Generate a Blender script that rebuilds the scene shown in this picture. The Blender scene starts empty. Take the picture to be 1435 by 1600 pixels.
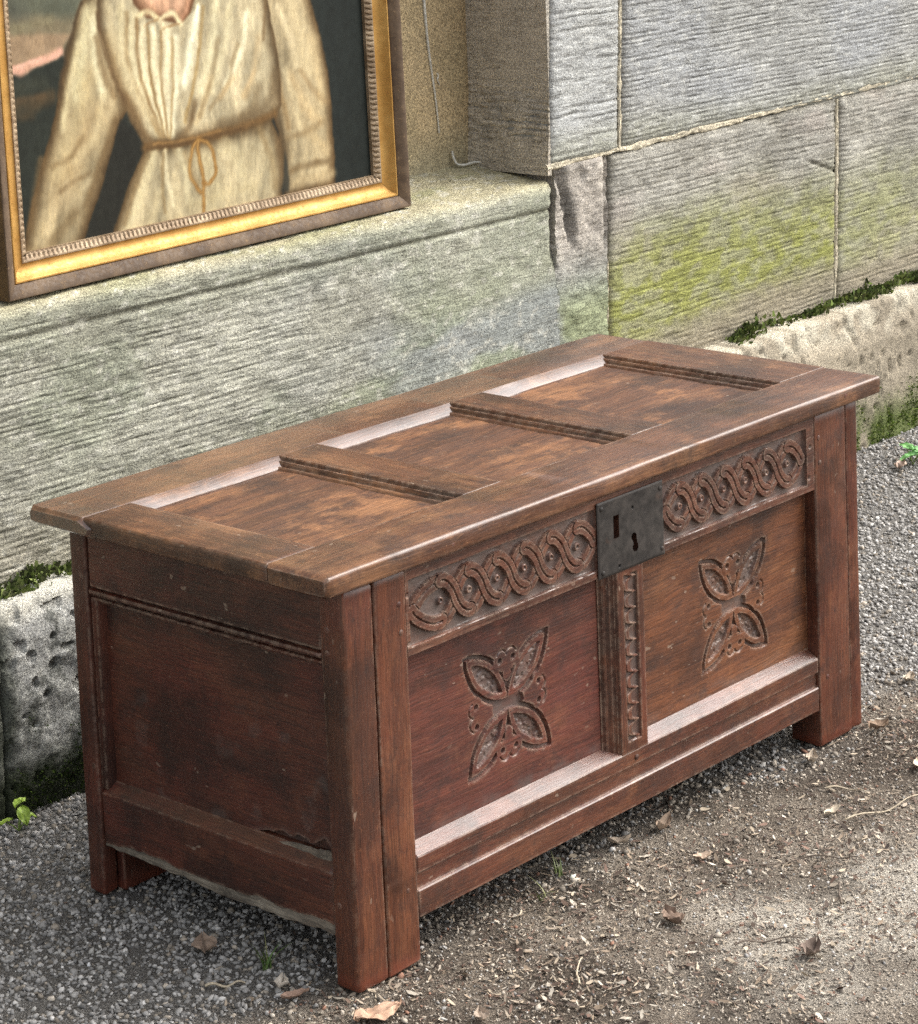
import bpy, math, random
import numpy as np
from mathutils import Matrix, Vector
rad = math.radians
random.seed(7); rng = np.random.default_rng(7)
scene = bpy.context.scene
COL = scene.collection

# ------------------------------------------------------------------ camera
cd = bpy.data.cameras.new('camera'); cam = bpy.data.objects.new('camera', cd); COL.objects.link(cam)
cd.sensor_fit = 'HORIZONTAL'; cd.sensor_width = 36.0; cd.lens = 36.0*4157.438/1435
cd.shift_x = (717.5-711.02)/1435; cd.shift_y = (146.9-800)/1435
cd.clip_start = .05; cd.clip_end = 500
cam.matrix_world = Matrix(((0.66576512, 0.12370748, -0.73583508, -2.34725),
                           (-0.74512111, 0.0581687, -0.66438764, -2.35151),
                           (-0.03938715, 0.99061237, 0.13090375, 1.63070), (0, 0, 0, 1)))
scene.camera = cam
# ------------------------------------------------------------------ sky, sun, exposure
SUN_DIR = Vector((0.66, -0.36, 0.80)).normalized()       # towards the sun (high, in front and to the right)
elev = math.asin(SUN_DIR.z); azim = math.atan2(SUN_DIR.x, SUN_DIR.y)
w = bpy.data.worlds.new('World'); scene.world = w; w.use_nodes = True
nt = w.node_tree; bg = nt.nodes['Background']
sky = nt.nodes.new('ShaderNodeTexSky'); sky.sky_type = 'NISHITA'; sky.sun_disc = False
sky.sun_elevation = elev; sky.sun_rotation = azim; sky.dust_density = 6.0; sky.air_density = 1.2; sky.ozone_density = .6
hs = nt.nodes.new('ShaderNodeHueSaturation'); hs.inputs['Saturation'].default_value = .3   # thin white cloud
nt.links.new(sky.outputs[0], hs.inputs['Color']); nt.links.new(hs.outputs[0], bg.inputs['Color'])
bg.inputs['Strength'].default_value = .15
sd = bpy.data.lights.new('sun', 'SUN'); sd.energy = .7; sd.angle = rad(70); sd.color = (1, .98, .95)
sun = bpy.data.objects.new('sun', sd); COL.objects.link(sun)
sun.rotation_euler = SUN_DIR.to_track_quat('Z', 'Y').to_euler()
vs = scene.view_settings; vs.view_transform = 'Standard'; vs.look = 'None'; vs.exposure = 1.2; vs.gamma = 1; vs.use_curve_mapping = False
scene.cycles.use_denoising = False; scene.cycles.max_bounces = 6; scene.cycles.diffuse_bounces = 3; scene.cycles.glossy_bounces = 3

# ------------------------------------------------------------------ helpers
def s2l(c):
    c = np.asarray(c, float)/255.
    return np.where(c <= .04045, c/12.92, ((c+.055)/1.055)**2.4)
def hash2(ix, iy, s):
    h = (ix.astype(np.int64)*374761393 + iy.astype(np.int64)*668265263 + s*974634777) & 0xffffffff
    h = ((h ^ (h >> 13))*1274126177) & 0xffffffff
    return ((h ^ (h >> 16)) & 0xffffff)/16777215.
def vn(x, y, s=0):
    x = np.asarray(x, float); y = np.asarray(y, float); ix = np.floor(x); iy = np.floor(y); fx = x-ix; fy = y-iy
    fx = fx*fx*(3-2*fx); fy = fy*fy*(3-2*fy)
    a = hash2(ix, iy, s); b = hash2(ix+1, iy, s); c = hash2(ix, iy+1, s); d = hash2(ix+1, iy+1, s)
    return (a*(1-fx)+b*fx)*(1-fy) + (c*(1-fx)+d*fx)*fy
def fbm(x, y, s=0, o=4, g=.5):
    t = 0; a = 1; n = 0
    for i in range(o):
        t = t+a*vn(x*2**i+i*17.3, y*2**i-i*9.1, s+i*31); n += a; a *= g
    return t/n
def ss(a, b, x): t = np.clip((x-a)/(b-a), 0, 1); return t*t*(3-2*t)
def mix(a, b, t): return a*(1-t)+b*t

def tag(o, label=None, cat=None, group=None, kind=None):
    for k, v in (('label', label), ('category', cat), ('group', group), ('kind', kind)):
        if v: o[k] = v
    return o
def empty(name, loc=(0, 0, 0)):
    o = bpy.data.objects.new(name, None); o.empty_display_size = .05; COL.objects.link(o); o.location = loc; return o
def mk(name, V, F, mat, parent=None, smooth=None, col=None, attr=None):
    """mesh object from numpy verts and a face array (or list of arrays of different face sizes)"""
    V = np.asarray(V, np.float32); Fs = F if isinstance(F, list) else [F]
    Fs = [np.asarray(f, np.int32) for f in Fs if len(f)]
    me = bpy.data.meshes.new(name)
    me.vertices.add(len(V)); me.vertices.foreach_set('co', V.ravel())
    li = np.concatenate([f.ravel() for f in Fs]); tot = np.concatenate([np.full(len(f), f.shape[1], np.int32) for f in Fs])
    st = np.concatenate([[0], np.cumsum(tot)[:-1]]).astype(np.int32)
    me.loops.add(len(li)); me.loops.foreach_set('vertex_index', li)
    me.polygons.add(len(tot)); me.polygons.foreach_set('loop_start', st); me.polygons.foreach_set('loop_total', tot)
    me.update(calc_edges=True)
    if smooth is not None:
        me.polygons.foreach_set('use_smooth', np.ones(len(tot), bool))
        if smooth < 179: me.set_sharp_from_angle(angle=rad(smooth))
    if col is not None:
        a = me.color_attributes.new('Col', 'FLOAT_COLOR', 'POINT')
        c = np.ones((len(V), 4), np.float32); c[:, :3] = col; a.data.foreach_set('color', c.ravel())
    for k, d in (attr or {}).items():
        a = me.attributes.new(k, 'FLOAT', 'POINT'); a.data.foreach_set('value', np.asarray(d, np.float32))
    me.validate()
    me.materials.append(mat)
    o = bpy.data.objects.new(name, me); COL.objects.link(o)
    if parent is not None: o.parent = parent
    return o
def gridfaces(nu, nv, off=0):
    i = np.arange(nu-1)[:, None]*nv + np.arange(nv-1)[None, :]
    return np.stack([i, i+nv, i+nv+1, i+1], -1).reshape(-1, 4)+off
def relief(name, o, U, Vv, N, us, vs_, H, depth, mat, parent=None, smooth=60, col=None, attr=None, jit=None, cut=None):
    """block whose front is a height field H(u,v) along N, with sides and a back"""
    o, U, Vv, N = (np.array(t, float) for t in (o, U, Vv, N))
    uu, vv = np.meshgrid(us, vs_, indexing='ij'); h = H(uu, vv) if callable(H) else H
    pu, pv = (uu, vv) if jit is None else jit(uu, vv)
    P = o + pu[..., None]*U + pv[..., None]*Vv + h[..., None]*N
    nu, nv = uu.shape; V = P.reshape(-1, 3); n0 = len(V)
    F = gridfaces(nu, nv)
    if cut is not None: F = F[(h.ravel()[F] > cut).all(1)]
    if np.dot(np.cross(U, Vv), N) < 0: F = F[:, ::-1]
    idx = np.arange(n0).reshape(nu, nv)
    per = np.concatenate([idx[:, 0], idx[-1, 1:], idx[-2::-1, -1], idx[0, -2:0:-1]])
    B = V[per] - N*((V[per]-o) @ N)[:, None] - N*depth
    k = len(per); b = n0+np.arange(k); nx = np.roll(np.arange(k), -1)
    S = np.stack([per, b, b[nx], per[nx]], -1)
    if np.dot(np.cross(U, Vv), N) < 0: S = S[:, ::-1]
    c4 = [n0, n0+nu-1, n0+nu-1+nv-1, n0+2*(nu-1)+nv-1]
    Bk = np.zeros((0, 4), int) if cut is not None else np.array([c4[::-1]]) if np.dot(np.cross(U, Vv), N) > 0 else np.array([c4])
    def ex(a): a = np.asarray(a).reshape(n0, -1); return np.concatenate([a, a[per]])
    return mk(name, np.concatenate([V, B]), [F, S, Bk], mat, parent, smooth,
              None if col is None else ex(col(uu, vv, h) if callable(col) else col),
              None if attr is None else {q: ex(f(uu, vv, h)).ravel() for q, f in attr.items()})
def rr(p0, p1, q0, q1, r=.004, seg=3):
    """rounded rectangle profile, counter-clockwise; r may be one number or four (p0q0, p1q0, p1q1, p0q1)"""
    rs = (r,)*4 if not isinstance(r, tuple) else r; out = []
    for (cx, cy, a0), R in zip(((p0, q0, 180), (p1, q0, 270), (p1, q1, 0), (p0, q1, 90)), rs):
        sx = 1 if cx == p0 else -1; sy = 1 if cy == q0 else -1
        for k in range(seg+1):
            a = rad(a0+90*k/seg); out.append((cx+sx*R+R*math.cos(a), cy+sy*R+R*math.sin(a)))
    return out
def sweep(name, prof, axis, t0, t1, mat, parent=None, n=None, amp=.0007, seed=0, er=.003, fn=None, smooth=38, attr=None):
    """board: closed profile swept along an axis, slightly uneven, with eased ends; fn(V) may reshape the vertices"""
    prof = np.array(prof, float); m = len(prof); L = abs(t1-t0); n = n or max(4, int(L/.012))
    ts = np.concatenate([[t0], np.linspace(t0+er, t1-er, n), [t1]]); c = (prof.max(0)+prof.min(0))/2; ext = np.maximum(prof.max(0)-prof.min(0), 1e-6)
    V = []
    for i, t in enumerate(ts):
        p = prof if 0 < i < len(ts)-1 else c+(prof-c)*(1-2*er*.7/ext)
        a = np.empty((m, 3)); ax = {'x': (1, 2, 0), 'y': (0, 2, 1), 'z': (0, 1, 2)}[axis]
        a[:, ax[0]] = p[:, 0]; a[:, ax[1]] = p[:, 1]; a[:, ax[2]] = t; V.append(a)
    V = np.concatenate(V)
    tt = V[:, {'x': 0, 'y': 1, 'z': 2}[axis]]; k = np.tile(np.arange(m), len(ts))
    for d in range(3):
        V[:, d] += amp*2.2*(fbm(tt*5+seed*3.1, k*.18+d*7+seed, seed+d, 3, .4)-.5) + amp*.25*(fbm(tt*60+seed, k*.9+d*5, seed+9+d, 2)-.5)
    if fn is not None: V = fn(V)
    i = np.arange(len(ts)-1)[:, None]*m; j = np.arange(m)[None, :]; jn = (j+1) % m
    F = np.stack([i+j, i+jn, i+m+jn, i+m+j], -1).reshape(-1, 4)
    area = .5*np.sum(prof[:, 0]*np.roll(prof[:, 1], -1)-np.roll(prof[:, 0], -1)*prof[:, 1])
    flip = (area < 0) ^ (axis == 'y')
    if flip: F = F[:, ::-1]
    c0 = np.arange(m)[None, ::-1]; c1 = (np.arange(m)+(len(ts)-1)*m)[None, :]
    if flip: c0, c1 = c0[:, ::-1], c1[:, ::-1]
    return mk(name, V, [F, c0, c1], mat, parent, smooth, None, attr)

# ------------------------------------------------------------------ node helper
class NT:
    def __init__(s, name):
        s.m = bpy.data.materials.new(name); s.m.use_nodes = True; s.t = s.m.node_tree
        s.b = s.t.nodes['Principled BSDF']
    def n(s, typ, ins=None, **kw):
        nd = s.t.nodes.new('ShaderNode'+typ)
        for k, v in kw.items(): setattr(nd, k, v)
        for k, v in (ins or {}).items(): s.set(nd, k, v)
        return nd
    def set(s, nd, k, v):
        i = nd.inputs[k]
        if isinstance(v, bpy.types.Node): v = v.outputs[0]
        if isinstance(v, bpy.types.NodeSocket): s.t.links.new(v, i)
        else:
            if hasattr(i.default_value, '__len__') and len(i.default_value) == 4 and len(v) == 3: v = (*v, 1)
            i.default_value = v
    def noise(s, vec, scale, detail=4, rough=.55, dist=0):
        return s.n('TexNoise', {'Vector': vec, 'Scale': scale, 'Detail': detail, 'Roughness': rough, 'Distortion': dist}).outputs[0]
    def ramp(s, fac, a, b, lo=0., hi=1.):
        return s.n('MapRange', {'Value': fac, 'From Min': a, 'From Max': b, 'To Min': lo, 'To Max': hi}, interpolation_type='SMOOTHSTEP').outputs[0]
    def mix(s, f, a, b, mode='MIX'):
        nd = s.n('MixRGB', {'Fac': f, 'Color1': a, 'Color2': b}, blend_type=mode); return nd.outputs[0]
    def math(s, op, a, b=0.):
        return s.n('Math', {0: a, 1: b}, operation=op).outputs[0]
    def vmath(s, op, a, b):
        return s.n('VectorMath', {0: a, 1: b}, operation=op).outputs[0]
    def out(s, **k):
        for kk, v in k.items(): s.set(s.b, kk.replace('_', ' '), v)
        return s.m
def lin(*c): return tuple(float(v) for v in s2l(c))

# ------------------------------------------------------------------ materials
def wood(name, axis, dark, mid, light, patch=.5, rough=.42, spec=.5, wear=.62, coat=.25, feet=False, red=None, mott=1., cior=1.5, crough=.32):
    N = NT(name)
    oi = N.n('ObjectInfo'); tc = N.n('TexCoord').outputs['Object']
    off = N.n('CombineXYZ', {0: N.math('MULTIPLY', oi.outputs['Random'], 13.), 1: N.math('MULTIPLY', oi.outputs['Random'], 29.), 2: N.math('MULTIPLY', oi.outputs['Random'], 7.)})
    P0 = N.vmath('ADD', tc, off)
    warp = N.n('TexNoise', {'Vector': P0, 'Scale': 7., 'Detail': 2.}).outputs['Color']
    wv = N.vmath('MULTIPLY', N.vmath('SUBTRACT', warp, (.5, .5, .5)), (.02, .02, .02))
    P = N.vmath('ADD', P0, wv)
    def st(k):
        s_ = [1., 1., 1.]; s_['xyz'.index(axis)] = k; return N.vmath('MULTIPLY', P, tuple(s_))
    fine = N.noise(st(.03), 420., 3); band = N.noise(st(.05), 55., 4, .6); fleck = N.noise(st(.22), 170., 3, .6)
    streak = N.noise(st(.03), 330., 4, .65)
    big = N.noise(P0, 5.5, 6, .62, .4); mid_n = N.noise(st(.35), 16., 6, .68); grime = N.noise(P0, 22., 6, .7); spk = N.noise(st(.6), 240., 4, .7)
    c = N.mix(N.ramp(band, .25, .72), dark, mid)
    c = N.mix(N.ramp(mid_n, .45, .68, 0, patch), c, light)
    if red: c = N.mix(N.ramp(N.noise(P0, 4.2, 4, .6), .45, .7, 0, .7), c, red)
    c = N.mix(N.ramp(fleck, .58, .70, 0, .32), c, light)
    c = N.mix(N.ramp(N.noise(P0, 11., 7, .72), .50, .64, 0, min(.9, .55*mott)), c, tuple(v*.5 for v in dark)); c = N.mix(N.ramp(N.noise(P0, 8., 7, .72), .62-.07*mott, .70-.04*mott, 0, patch*.85), c, light)
    c = N.mix(N.ramp(big, .48, .64, 0, .62), c, tuple(v*.42 for v in dark))
    c = N.mix(N.ramp(streak, .34, .54, .42, 0), c, tuple(v*.28 for v in dark))
    c = N.mix(N.ramp(fine, .35, .6, .32, 0), c, (.006, .004, .003))
    c = N.mix(N.ramp(spk, .6, .72, 0, .45), c, tuple(v*1.25 for v in light)); c = N.mix(N.ramp(spk, .42, .3, 0, .5), c, (.01, .006, .005))
    c = N.mix(N.ramp(grime, .6, .75, 0, .3), c, (.018, .012, .010))
    nick = N.math('MULTIPLY', N.ramp(N.noise(st(.5), 95., 2, .4), .72, .77), N.ramp(big, .35, .6))
    c = N.mix(N.math('MULTIPLY', nick, .5), c, (.36, .28, .21))
    # worn edges: pale bare wood where the arris is rubbed
    bv = N.n('Bevel', {'Radius': .007}, samples=2); ge = N.n('NewGeometry')
    dt = N.n('VectorMath', {0: bv, 1: ge.outputs['Normal']}, operation='DOT_PRODUCT').outputs['Value']
    ed = N.math('MULTIPLY', N.ramp(dt, .985, .86), N.ramp(N.noise(P0, 70., 5, .7), .40, .60))
    ed = N.math('MULTIPLY', ed, wear)
    c = N.mix(ed, c, (.36, .26, .19))
    # dust caught in the carving (vertex attribute measured from carving depth)
    du = N.n('Attribute', attribute_name='dust').outputs['Fac']
    c = N.mix(N.math('MULTIPLY', du, N.ramp(grime, .3, .65, .3, .85)), c, (.12, .092, .080))
    if feet:
        z = N.n('SeparateXYZ', {0: tc}).outputs[2]
        fz = N.ramp(N.math('ADD', z, N.math('MULTIPLY', N.noise(P0, 45., 5, .7), .05)), .055, .028)
        c = N.mix(N.math('MULTIPLY', fz, .6), c, (.17, .042, .022))
    r = N.ramp(grime, .3, .8, rough-.05, rough+.12)
    bm = N.n('Bump', {'Strength': .4, 'Distance': .0010, 'Height': N.math('ADD', N.math('ADD', fine, N.math('ADD', N.math('MULTIPLY', spk, .6), streak)), N.math('MULTIPLY', nick, -.8))})
    return N.out(Base_Color=c, Roughness=r, Normal=bm, Specular_IOR_Level=spec, Coat_Weight=coat, Coat_Roughness=crough, Coat_IOR=cior)
OAK = (.068, .020, .010), (.14, .043, .019), (.24, .092, .040)
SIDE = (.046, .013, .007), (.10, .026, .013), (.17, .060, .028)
LIDC = (.068, .026, .013), (.145, .057, .026), (.32, .155, .070)
REDC = (.115, .022, .013)
M = {}
for ax in 'xyz':
    M['oak_'+ax] = wood('oak_front_'+ax, ax, *OAK, patch=.4, red=(.115, .029, .016), coat=.2, rough=.42, feet=(ax == 'z'))
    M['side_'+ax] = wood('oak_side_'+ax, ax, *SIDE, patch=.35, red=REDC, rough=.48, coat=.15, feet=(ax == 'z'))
    M['lid_'+ax] = wood('oak_lid_'+ax, ax, *LIDC, patch=.55, rough=.44, wear=.7, coat=.3)
M['waxed_lid_x'] = wood('waxed_lid_oak', 'x', *LIDC, patch=.5, rough=.40, wear=.5, coat=.8, cior=1.9, crough=.26)
M['waxed_x'] = wood('waxed_front_oak', 'x', *OAK, patch=.4, red=(.115, .029, .016), rough=.42, coat=.42, cior=1.8, crough=.28)
M['panel_x'] = wood('oak_front_panel', 'x', (.070, .019, .012), (.145, .038, .022), (.22, .080, .038), patch=.45, red=(.120, .028, .020), rough=.5, coat=.1)
M['panel_r'] = wood('oak_right_panel', 'x', (.085, .028, .012), (.185, .063, .024), (.29, .118, .046), patch=.5, rough=.5, coat=.1)
M['lidpanel_x'] = wood('oak_lid_panel', 'x', (.060, .024, .012), (.15, .060, .026), (.33, .150, .062), patch=.85, mott=1.2, rough=.58, wear=.5, coat=.1)
M['carved_x'] = wood('oak_carved', 'x', (.075, .025, .014), (.145, .052, .029), (.23, .105, .06), patch=.35, rough=.42, wear=.55)
M['moulding_y'] = wood('oak_moulding', 'y', (.045, .022, .013), (.10, .05, .027), (.2, .115, .065), patch=.4, rough=.5, wear=.7)
M['rotten'] = wood('weathered_oak', 'y', (.10, .082, .064), (.24, .205, .16), (.44, .39, .31), patch=.6, rough=.8, wear=.3, coat=0)

def iron():
    N = NT('dark_iron'); tc = N.n('TexCoord').outputs['Object']
    a = N.noise(tc, 40., 5, .65); b = N.noise(tc, 300., 3)
    c = N.mix(N.ramp(a, .35, .7), (.020, .0175, .016), (.050, .042, .036)); c = N.mix(N.ramp(N.noise(tc, 18., 4), .58, .72, 0, .6), c, (.085, .045, .028))
    bm = N.n('Bump', {'Strength': .3, 'Distance': .001, 'Height': N.math('ADD', a, N.math('MULTIPLY', b, .3))})
    return N.out(Base_Color=c, Metallic=.3, Roughness=N.ramp(a, .3, .7, .5, .7), Normal=bm)
M['iron'] = iron()
def stone(name, bump=.5, sc=1., chisel=0.):
    """base colour from the vertex colours (stains, algae, lichen), grain from noise"""
    N = NT(name); tc = N.n('TexCoord').outputs['Object']; col = N.n('Attribute', attribute_name='Col').outputs['Color']
    f = N.noise(tc, 300.*sc, 4, .7); g = N.noise(tc, 70.*sc, 6, .7); k = N.noise(tc, 14., 5, .6)
    c = N.mix(N.ramp(g, .35, .7, 0, .45), col, N.mix(1., col, (.55, .55, .52), 'MULTIPLY'))
    c = N.mix(N.ramp(f, .53, .60, 0, .75), c, N.mix(1., col, (1.65, 1.62, 1.52), 'MULTIPLY'))
    c = N.mix(N.ramp(f, .47, .40, 0, .8), c, N.mix(1., col, (.38, .36, .33), 'MULTIPLY'))
    v = N.noise(tc, 34.*sc, 8, .75); c = N.mix(N.ramp(v, .58, .70, 0, .5), c, N.mix(1., col, (.5, .48, .44), 'MULTIPLY')); c = N.mix(N.ramp(v, .40, .30, 0, .45), c, N.mix(1., col, (1.5, 1.48, 1.42), 'MULTIPLY'))
    c = N.mix(N.ramp(k, .55, .75, 0, .25), c, N.mix(1., col, (1.35, 1.33, 1.28), 'MULTIPLY'))
    hgt = N.math('ADD', N.math('MULTIPLY', f, .9), g)
    if chisel:      # fine, nearly level chisel strokes
        wv = N.vmath('ADD', tc, N.vmath('MULTIPLY', N.n('TexNoise', {'Vector': tc, 'Scale': 9., 'Detail': 3.}).outputs['Color'], (.0, .0, .016)))
        s1 = N.noise(N.vmath('MULTIPLY', wv, (.13, .13, 1.)), 120., 5, .65); s2 = N.noise(N.vmath('MULTIPLY', wv, (.10, .10, 1.)), 230., 3, .6)
        msk = N.ramp(N.noise(tc, 5., 4, .6), .38, .58, .35, 1.)
        ln = N.math('MULTIPLY', N.math('MAXIMUM', N.ramp(s1, .46, .38), N.math('MULTIPLY', N.ramp(s2, .45, .37), .8)), msk)
        c = N.mix(N.math('MULTIPLY', ln, .25*chisel), c, N.mix(1., col, (.45, .43, .39), 'MULTIPLY'))
        c = N.mix(N.math('MULTIPLY', N.math('MULTIPLY', N.ramp(s1, .54, .62), msk), .28*chisel), c, N.mix(1., col, (1.6, 1.58, 1.5), 'MULTIPLY'))
        hgt = N.math('ADD', hgt, N.math('MULTIPLY', ln, -1.2*chisel))
    bm = N.n('Bump', {'Strength': bump, 'Distance': .004, 'Height': hgt})
    return N.out(Base_Color=c, Roughness=.9, Normal=bm, Specular_IOR_Level=.25)
M['stone'] = stone('sandstone', .6, 1., 1.); M['plain_stone'] = stone('rubbed_sandstone'); M['rough_stone'] = stone('rough_stone', .8); M['mortar'] = stone('lime_mortar', .7, .8)
def vcol(name, rough=.85, spec=.2, bump=0., sc=300., trans=0.):
    N = NT(name); tc = N.n('TexCoord').outputs['Object']; col = N.n('Attribute', attribute_name='Col').outputs['Color']
    f = N.noise(tc, sc, 4, .65); c = N.mix(N.ramp(f, .3, .7, .0, .5), col, N.mix(1., col, (.6, .58, .55), 'MULTIPLY'))
    N.out(Base_Color=c, Roughness=rough, Specular_IOR_Level=spec)
    if bump: N.out(Normal=N.n('Bump', {'Strength': bump, 'Distance': .003, 'Height': f}))
    if trans: N.out(Subsurface_Weight=trans, Subsurface_Radius=(.004, .004, .002), Subsurface_Scale=1.)
    return N.m
M['gravel'] = vcol('gravel_stone', .9, .12); M['litter'] = vcol('dry_leaf', .75, .25); M['moss'] = vcol('moss_green', .95, .1); M['green'] = vcol('green_leaf', .5, .4, sc=120.)
def soil():
    N = NT('trodden_soil'); tc = N.n('TexCoord').outputs['Object']; col = N.n('Attribute', attribute_name='Col').outputs['Color']
    f = N.noise(tc, 380., 5, .75); g = N.noise(tc, 60., 6, .7)
    c = N.mix(N.ramp(f, .44, .52, .85, 0), col, N.mix(1., col, (.32, .30, .28), 'MULTIPLY')); c = N.mix(N.ramp(f, .54, .62, 0, .8), c, N.mix(1., col, (2., 1.95, 1.85), 'MULTIPLY'))
    c = N.mix(N.ramp(g, .5, .75, 0, .4), c, N.mix(1., col, (.55, .5, .45), 'MULTIPLY'))
    bm = N.n('Bump', {'Strength': .9, 'Distance': .006, 'Height': N.math('ADD', f, g)})
    return N.out(Base_Color=c, Roughness=.95, Normal=bm, Specular_IOR_Level=.15)
M['soil'] = soil()
def gilt(name, a, b, worn, metal=.55, rough=.38):
    N = NT(name); tc = N.n('TexCoord').outputs['Object']
    n1 = N.noise(tc, 25., 5, .65); n2 = N.noise(tc, 160., 4, .6)
    c = N.mix(N.ramp(n1, .35, .7), a, b); c = N.mix(N.ramp(n2, .6, .72, 0, .6), c, worn)
    bm = N.n('Bump', {'Strength': .25, 'Distance': .001, 'Height': N.math('ADD', n1, n2)})
    return N.out(Base_Color=c, Metallic=metal, Roughness=N.ramp(n2, .3, .7, rough-.06, rough+.15), Normal=bm)
M['gold'] = gilt('gilt_gesso', (.40, .21, .045), (.52, .305, .085), (.26, .115, .035), .45, .46)
M['gold_worn'] = gilt('worn_gilt', (.20, .135, .075), (.36, .27, .17), (.09, .05, .03), .3, .5)
M['frame_brown'] = gilt('dark_gilt', (.065, .038, .019), (.13, .084, .046), (.30, .20, .11), .0, .7)
M['frame_side'] = gilt('frame_side', (.075, .045, .022), (.15, .09, .04), (.3, .18, .06), .1, .5)
def canvas():
    N = NT('oil_paint'); tc = N.n('TexCoord').outputs['Object']; col = N.n('Attribute', attribute_name='Col').outputs['Color']
    f = N.noise(tc, 60., 6, .7); g = N.noise(N.vmath('MULTIPLY', tc, (1., 1., .35)), 260., 3)
    c = N.mix(N.ramp(f, .40, .65, 0, .42), col, N.mix(1., col, (.6, .55, .48), 'MULTIPLY')); c = N.mix(N.ramp(g, .52, .62, 0, .35), c, N.mix(1., col, (1.3, 1.28, 1.2), 'MULTIPLY'))
    bm = N.n('Bump', {'Strength': .15, 'Distance': .001, 'Height': N.math('ADD', g, f)})
    return N.out(Base_Color=c, Roughness=.55, Normal=bm, Specular_IOR_Level=.12)
M['canvas'] = canvas()
def plain(name, c, rough=.6, metal=0.):
    N = NT(name); tc = N.n('TexCoord').outputs['Object']; f = N.noise(tc, 180., 4, .6)
    return N.out(Base_Color=N.mix(N.ramp(f, .35, .7), c, tuple(v*.65 for v in c)), Roughness=rough, Metallic=metal)
M['white'] = plain('white_plastic', (.75, .74, .7)); M['drip'] = plain('white_paint', (.7, .68, .6), .7)
M['hole'] = plain('dark_void', (.01, .008, .007), .9)
M['twig'] = plain('dry_twig', (.13, .1, .075), .85); M['straw'] = plain('pale_straw', (.5, .42, .3), .8)

# ================================================================== ground
def zone(x, y):
    """1 = loose grey chippings, 0 = trodden earth"""
    return ss(-.06, .17, y - .10*(fbm(x*4, y*4, 5)-.5)*2 - .05*ss(.2, -.2, x) + .05*ss(1.2, 2., x))
def sandy(x, y):
    d = np.hypot((x-.60)*.9, (y+.40)*1.25) + .42*(fbm(x*8, y*8, 8, 5, .6)-.5); return ss(.32, .10, d)
def gz(x, y):
    x = np.asarray(x, float); y = np.asarray(y, float)
    return .05*ss(1.6, 2.6, x)*ss(.3, .84, y) + .007*(fbm(x*3.3, y*3.3, 2)-.5)*2*np.clip(1, 0, 1) - .004
def soilcol(x, y):
    z = zone(x, y)[..., None]; s = sandy(x, y)[..., None]; n = fbm(x*9, y*9, 3)[..., None]
    earth = mix(np.array([.105, .086, .068]), np.array([.24, .205, .165]), ss(.35, .65, n))
    c = mix(earth, np.array([.52, .48, .41]), s*.8)
    return mix(c, np.array([.21, .20, .185]), z)
xs = np.unique(np.concatenate([[-60, -25, -10, -5, -2.5, -1.5], np.arange(-1, 3.6, .02), [4.5, 6, 9, 14, 25, 60]]))
ys = np.unique(np.concatenate([[-60, -25, -12, -6, -3.5, -2, -1.4], np.arange(-1.1, .9, .02), [1.2, 2.5, 6, 15, 60]]))
gx, gy = np.meshgrid(xs, ys, indexing='ij')
gzv = np.where((gx > -1.3) & (gx < 4) & (gy > -1.3) & (gy < 1.1), gz(gx, gy), -.004)
ground = mk('ground', np.stack([gx, gy, gzv], -1).reshape(-1, 3), gridfaces(len(xs), len(ys)), M['soil'], smooth=179, col=soilcol(gx, gy).reshape(-1, 3))
tag(ground, 'trodden earth and grey chippings path along the wall', kind='structure')

POLY = np.array([(.05, 1.1), (-.72, .36), (.28, -1.02), (.95, -.75), (3.2, .62), (3.2, 1.1)])
def inpoly(x, y, P):
    c = np.zeros(len(x), bool); j = len(P)-1
    for i in range(len(P)):
        xi, yi = P[i]; xj, yj = P[j]
        c ^= ((yi > y) != (yj > y)) & (x < (xj-xi)*(y-yi)/(yj-yi+1e-12)+xi); j = i
    return c
def rotmats(n, tilt=.6):
    a = rng.uniform(0, 2*np.pi, n); b = rng.normal(0, tilt, n); c = rng.normal(0, tilt, n)
    ca, sa, cb, sb, cc, sc = np.cos(a), np.sin(a), np.cos(b), np.sin(b), np.cos(c), np.sin(c); o = np.zeros(n); e = np.ones(n)
    Rz = np.stack([ca, -sa, o, sa, ca, o, o, o, e], -1).reshape(n, 3, 3); Rx = np.stack([e, o, o, o, cb, -sb, o, sb, cb], -1).reshape(n, 3, 3)
    Ry = np.stack([cc, o, sc, o, e, o, -sc, o, cc], -1).reshape(n, 3, 3); return Rz @ Rx @ Ry
g = (1+5**.5)/2
ICO = np.array([(-1, g, 0), (1, g, 0), (-1, -g, 0), (1, -g, 0), (0, -1, g), (0, 1, g), (0, -1, -g), (0, 1, -g), (g, 0, -1), (g, 0, 1), (-g, 0, -1), (-g, 0, 1)])/math.hypot(1, g)
ICOF = np.array([(0, 11, 5), (0, 5, 1), (0, 1, 7), (0, 7, 10), (0, 10, 11), (1, 5, 9), (5, 11, 4), (11, 10, 2), (10, 7, 6), (7, 1, 8), (3, 9, 4), (3, 4, 2), (3, 2, 6), (3, 6, 8), (3, 8, 9), (4, 9, 5), (2, 4, 11), (6, 2, 10), (8, 6, 7), (9, 8, 1)])
OCT = np.array([(1, 0, 0), (-1, 0, 0), (0, 1, 0), (0, -1, 0), (0, 0, 1), (0, 0, -1)], float)
OCTF = np.array([(0, 2, 4), (2, 1, 4), (1, 3, 4), (3, 0, 4), (2, 0, 5), (1, 2, 5), (3, 1, 5), (0, 3, 5)])
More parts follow.
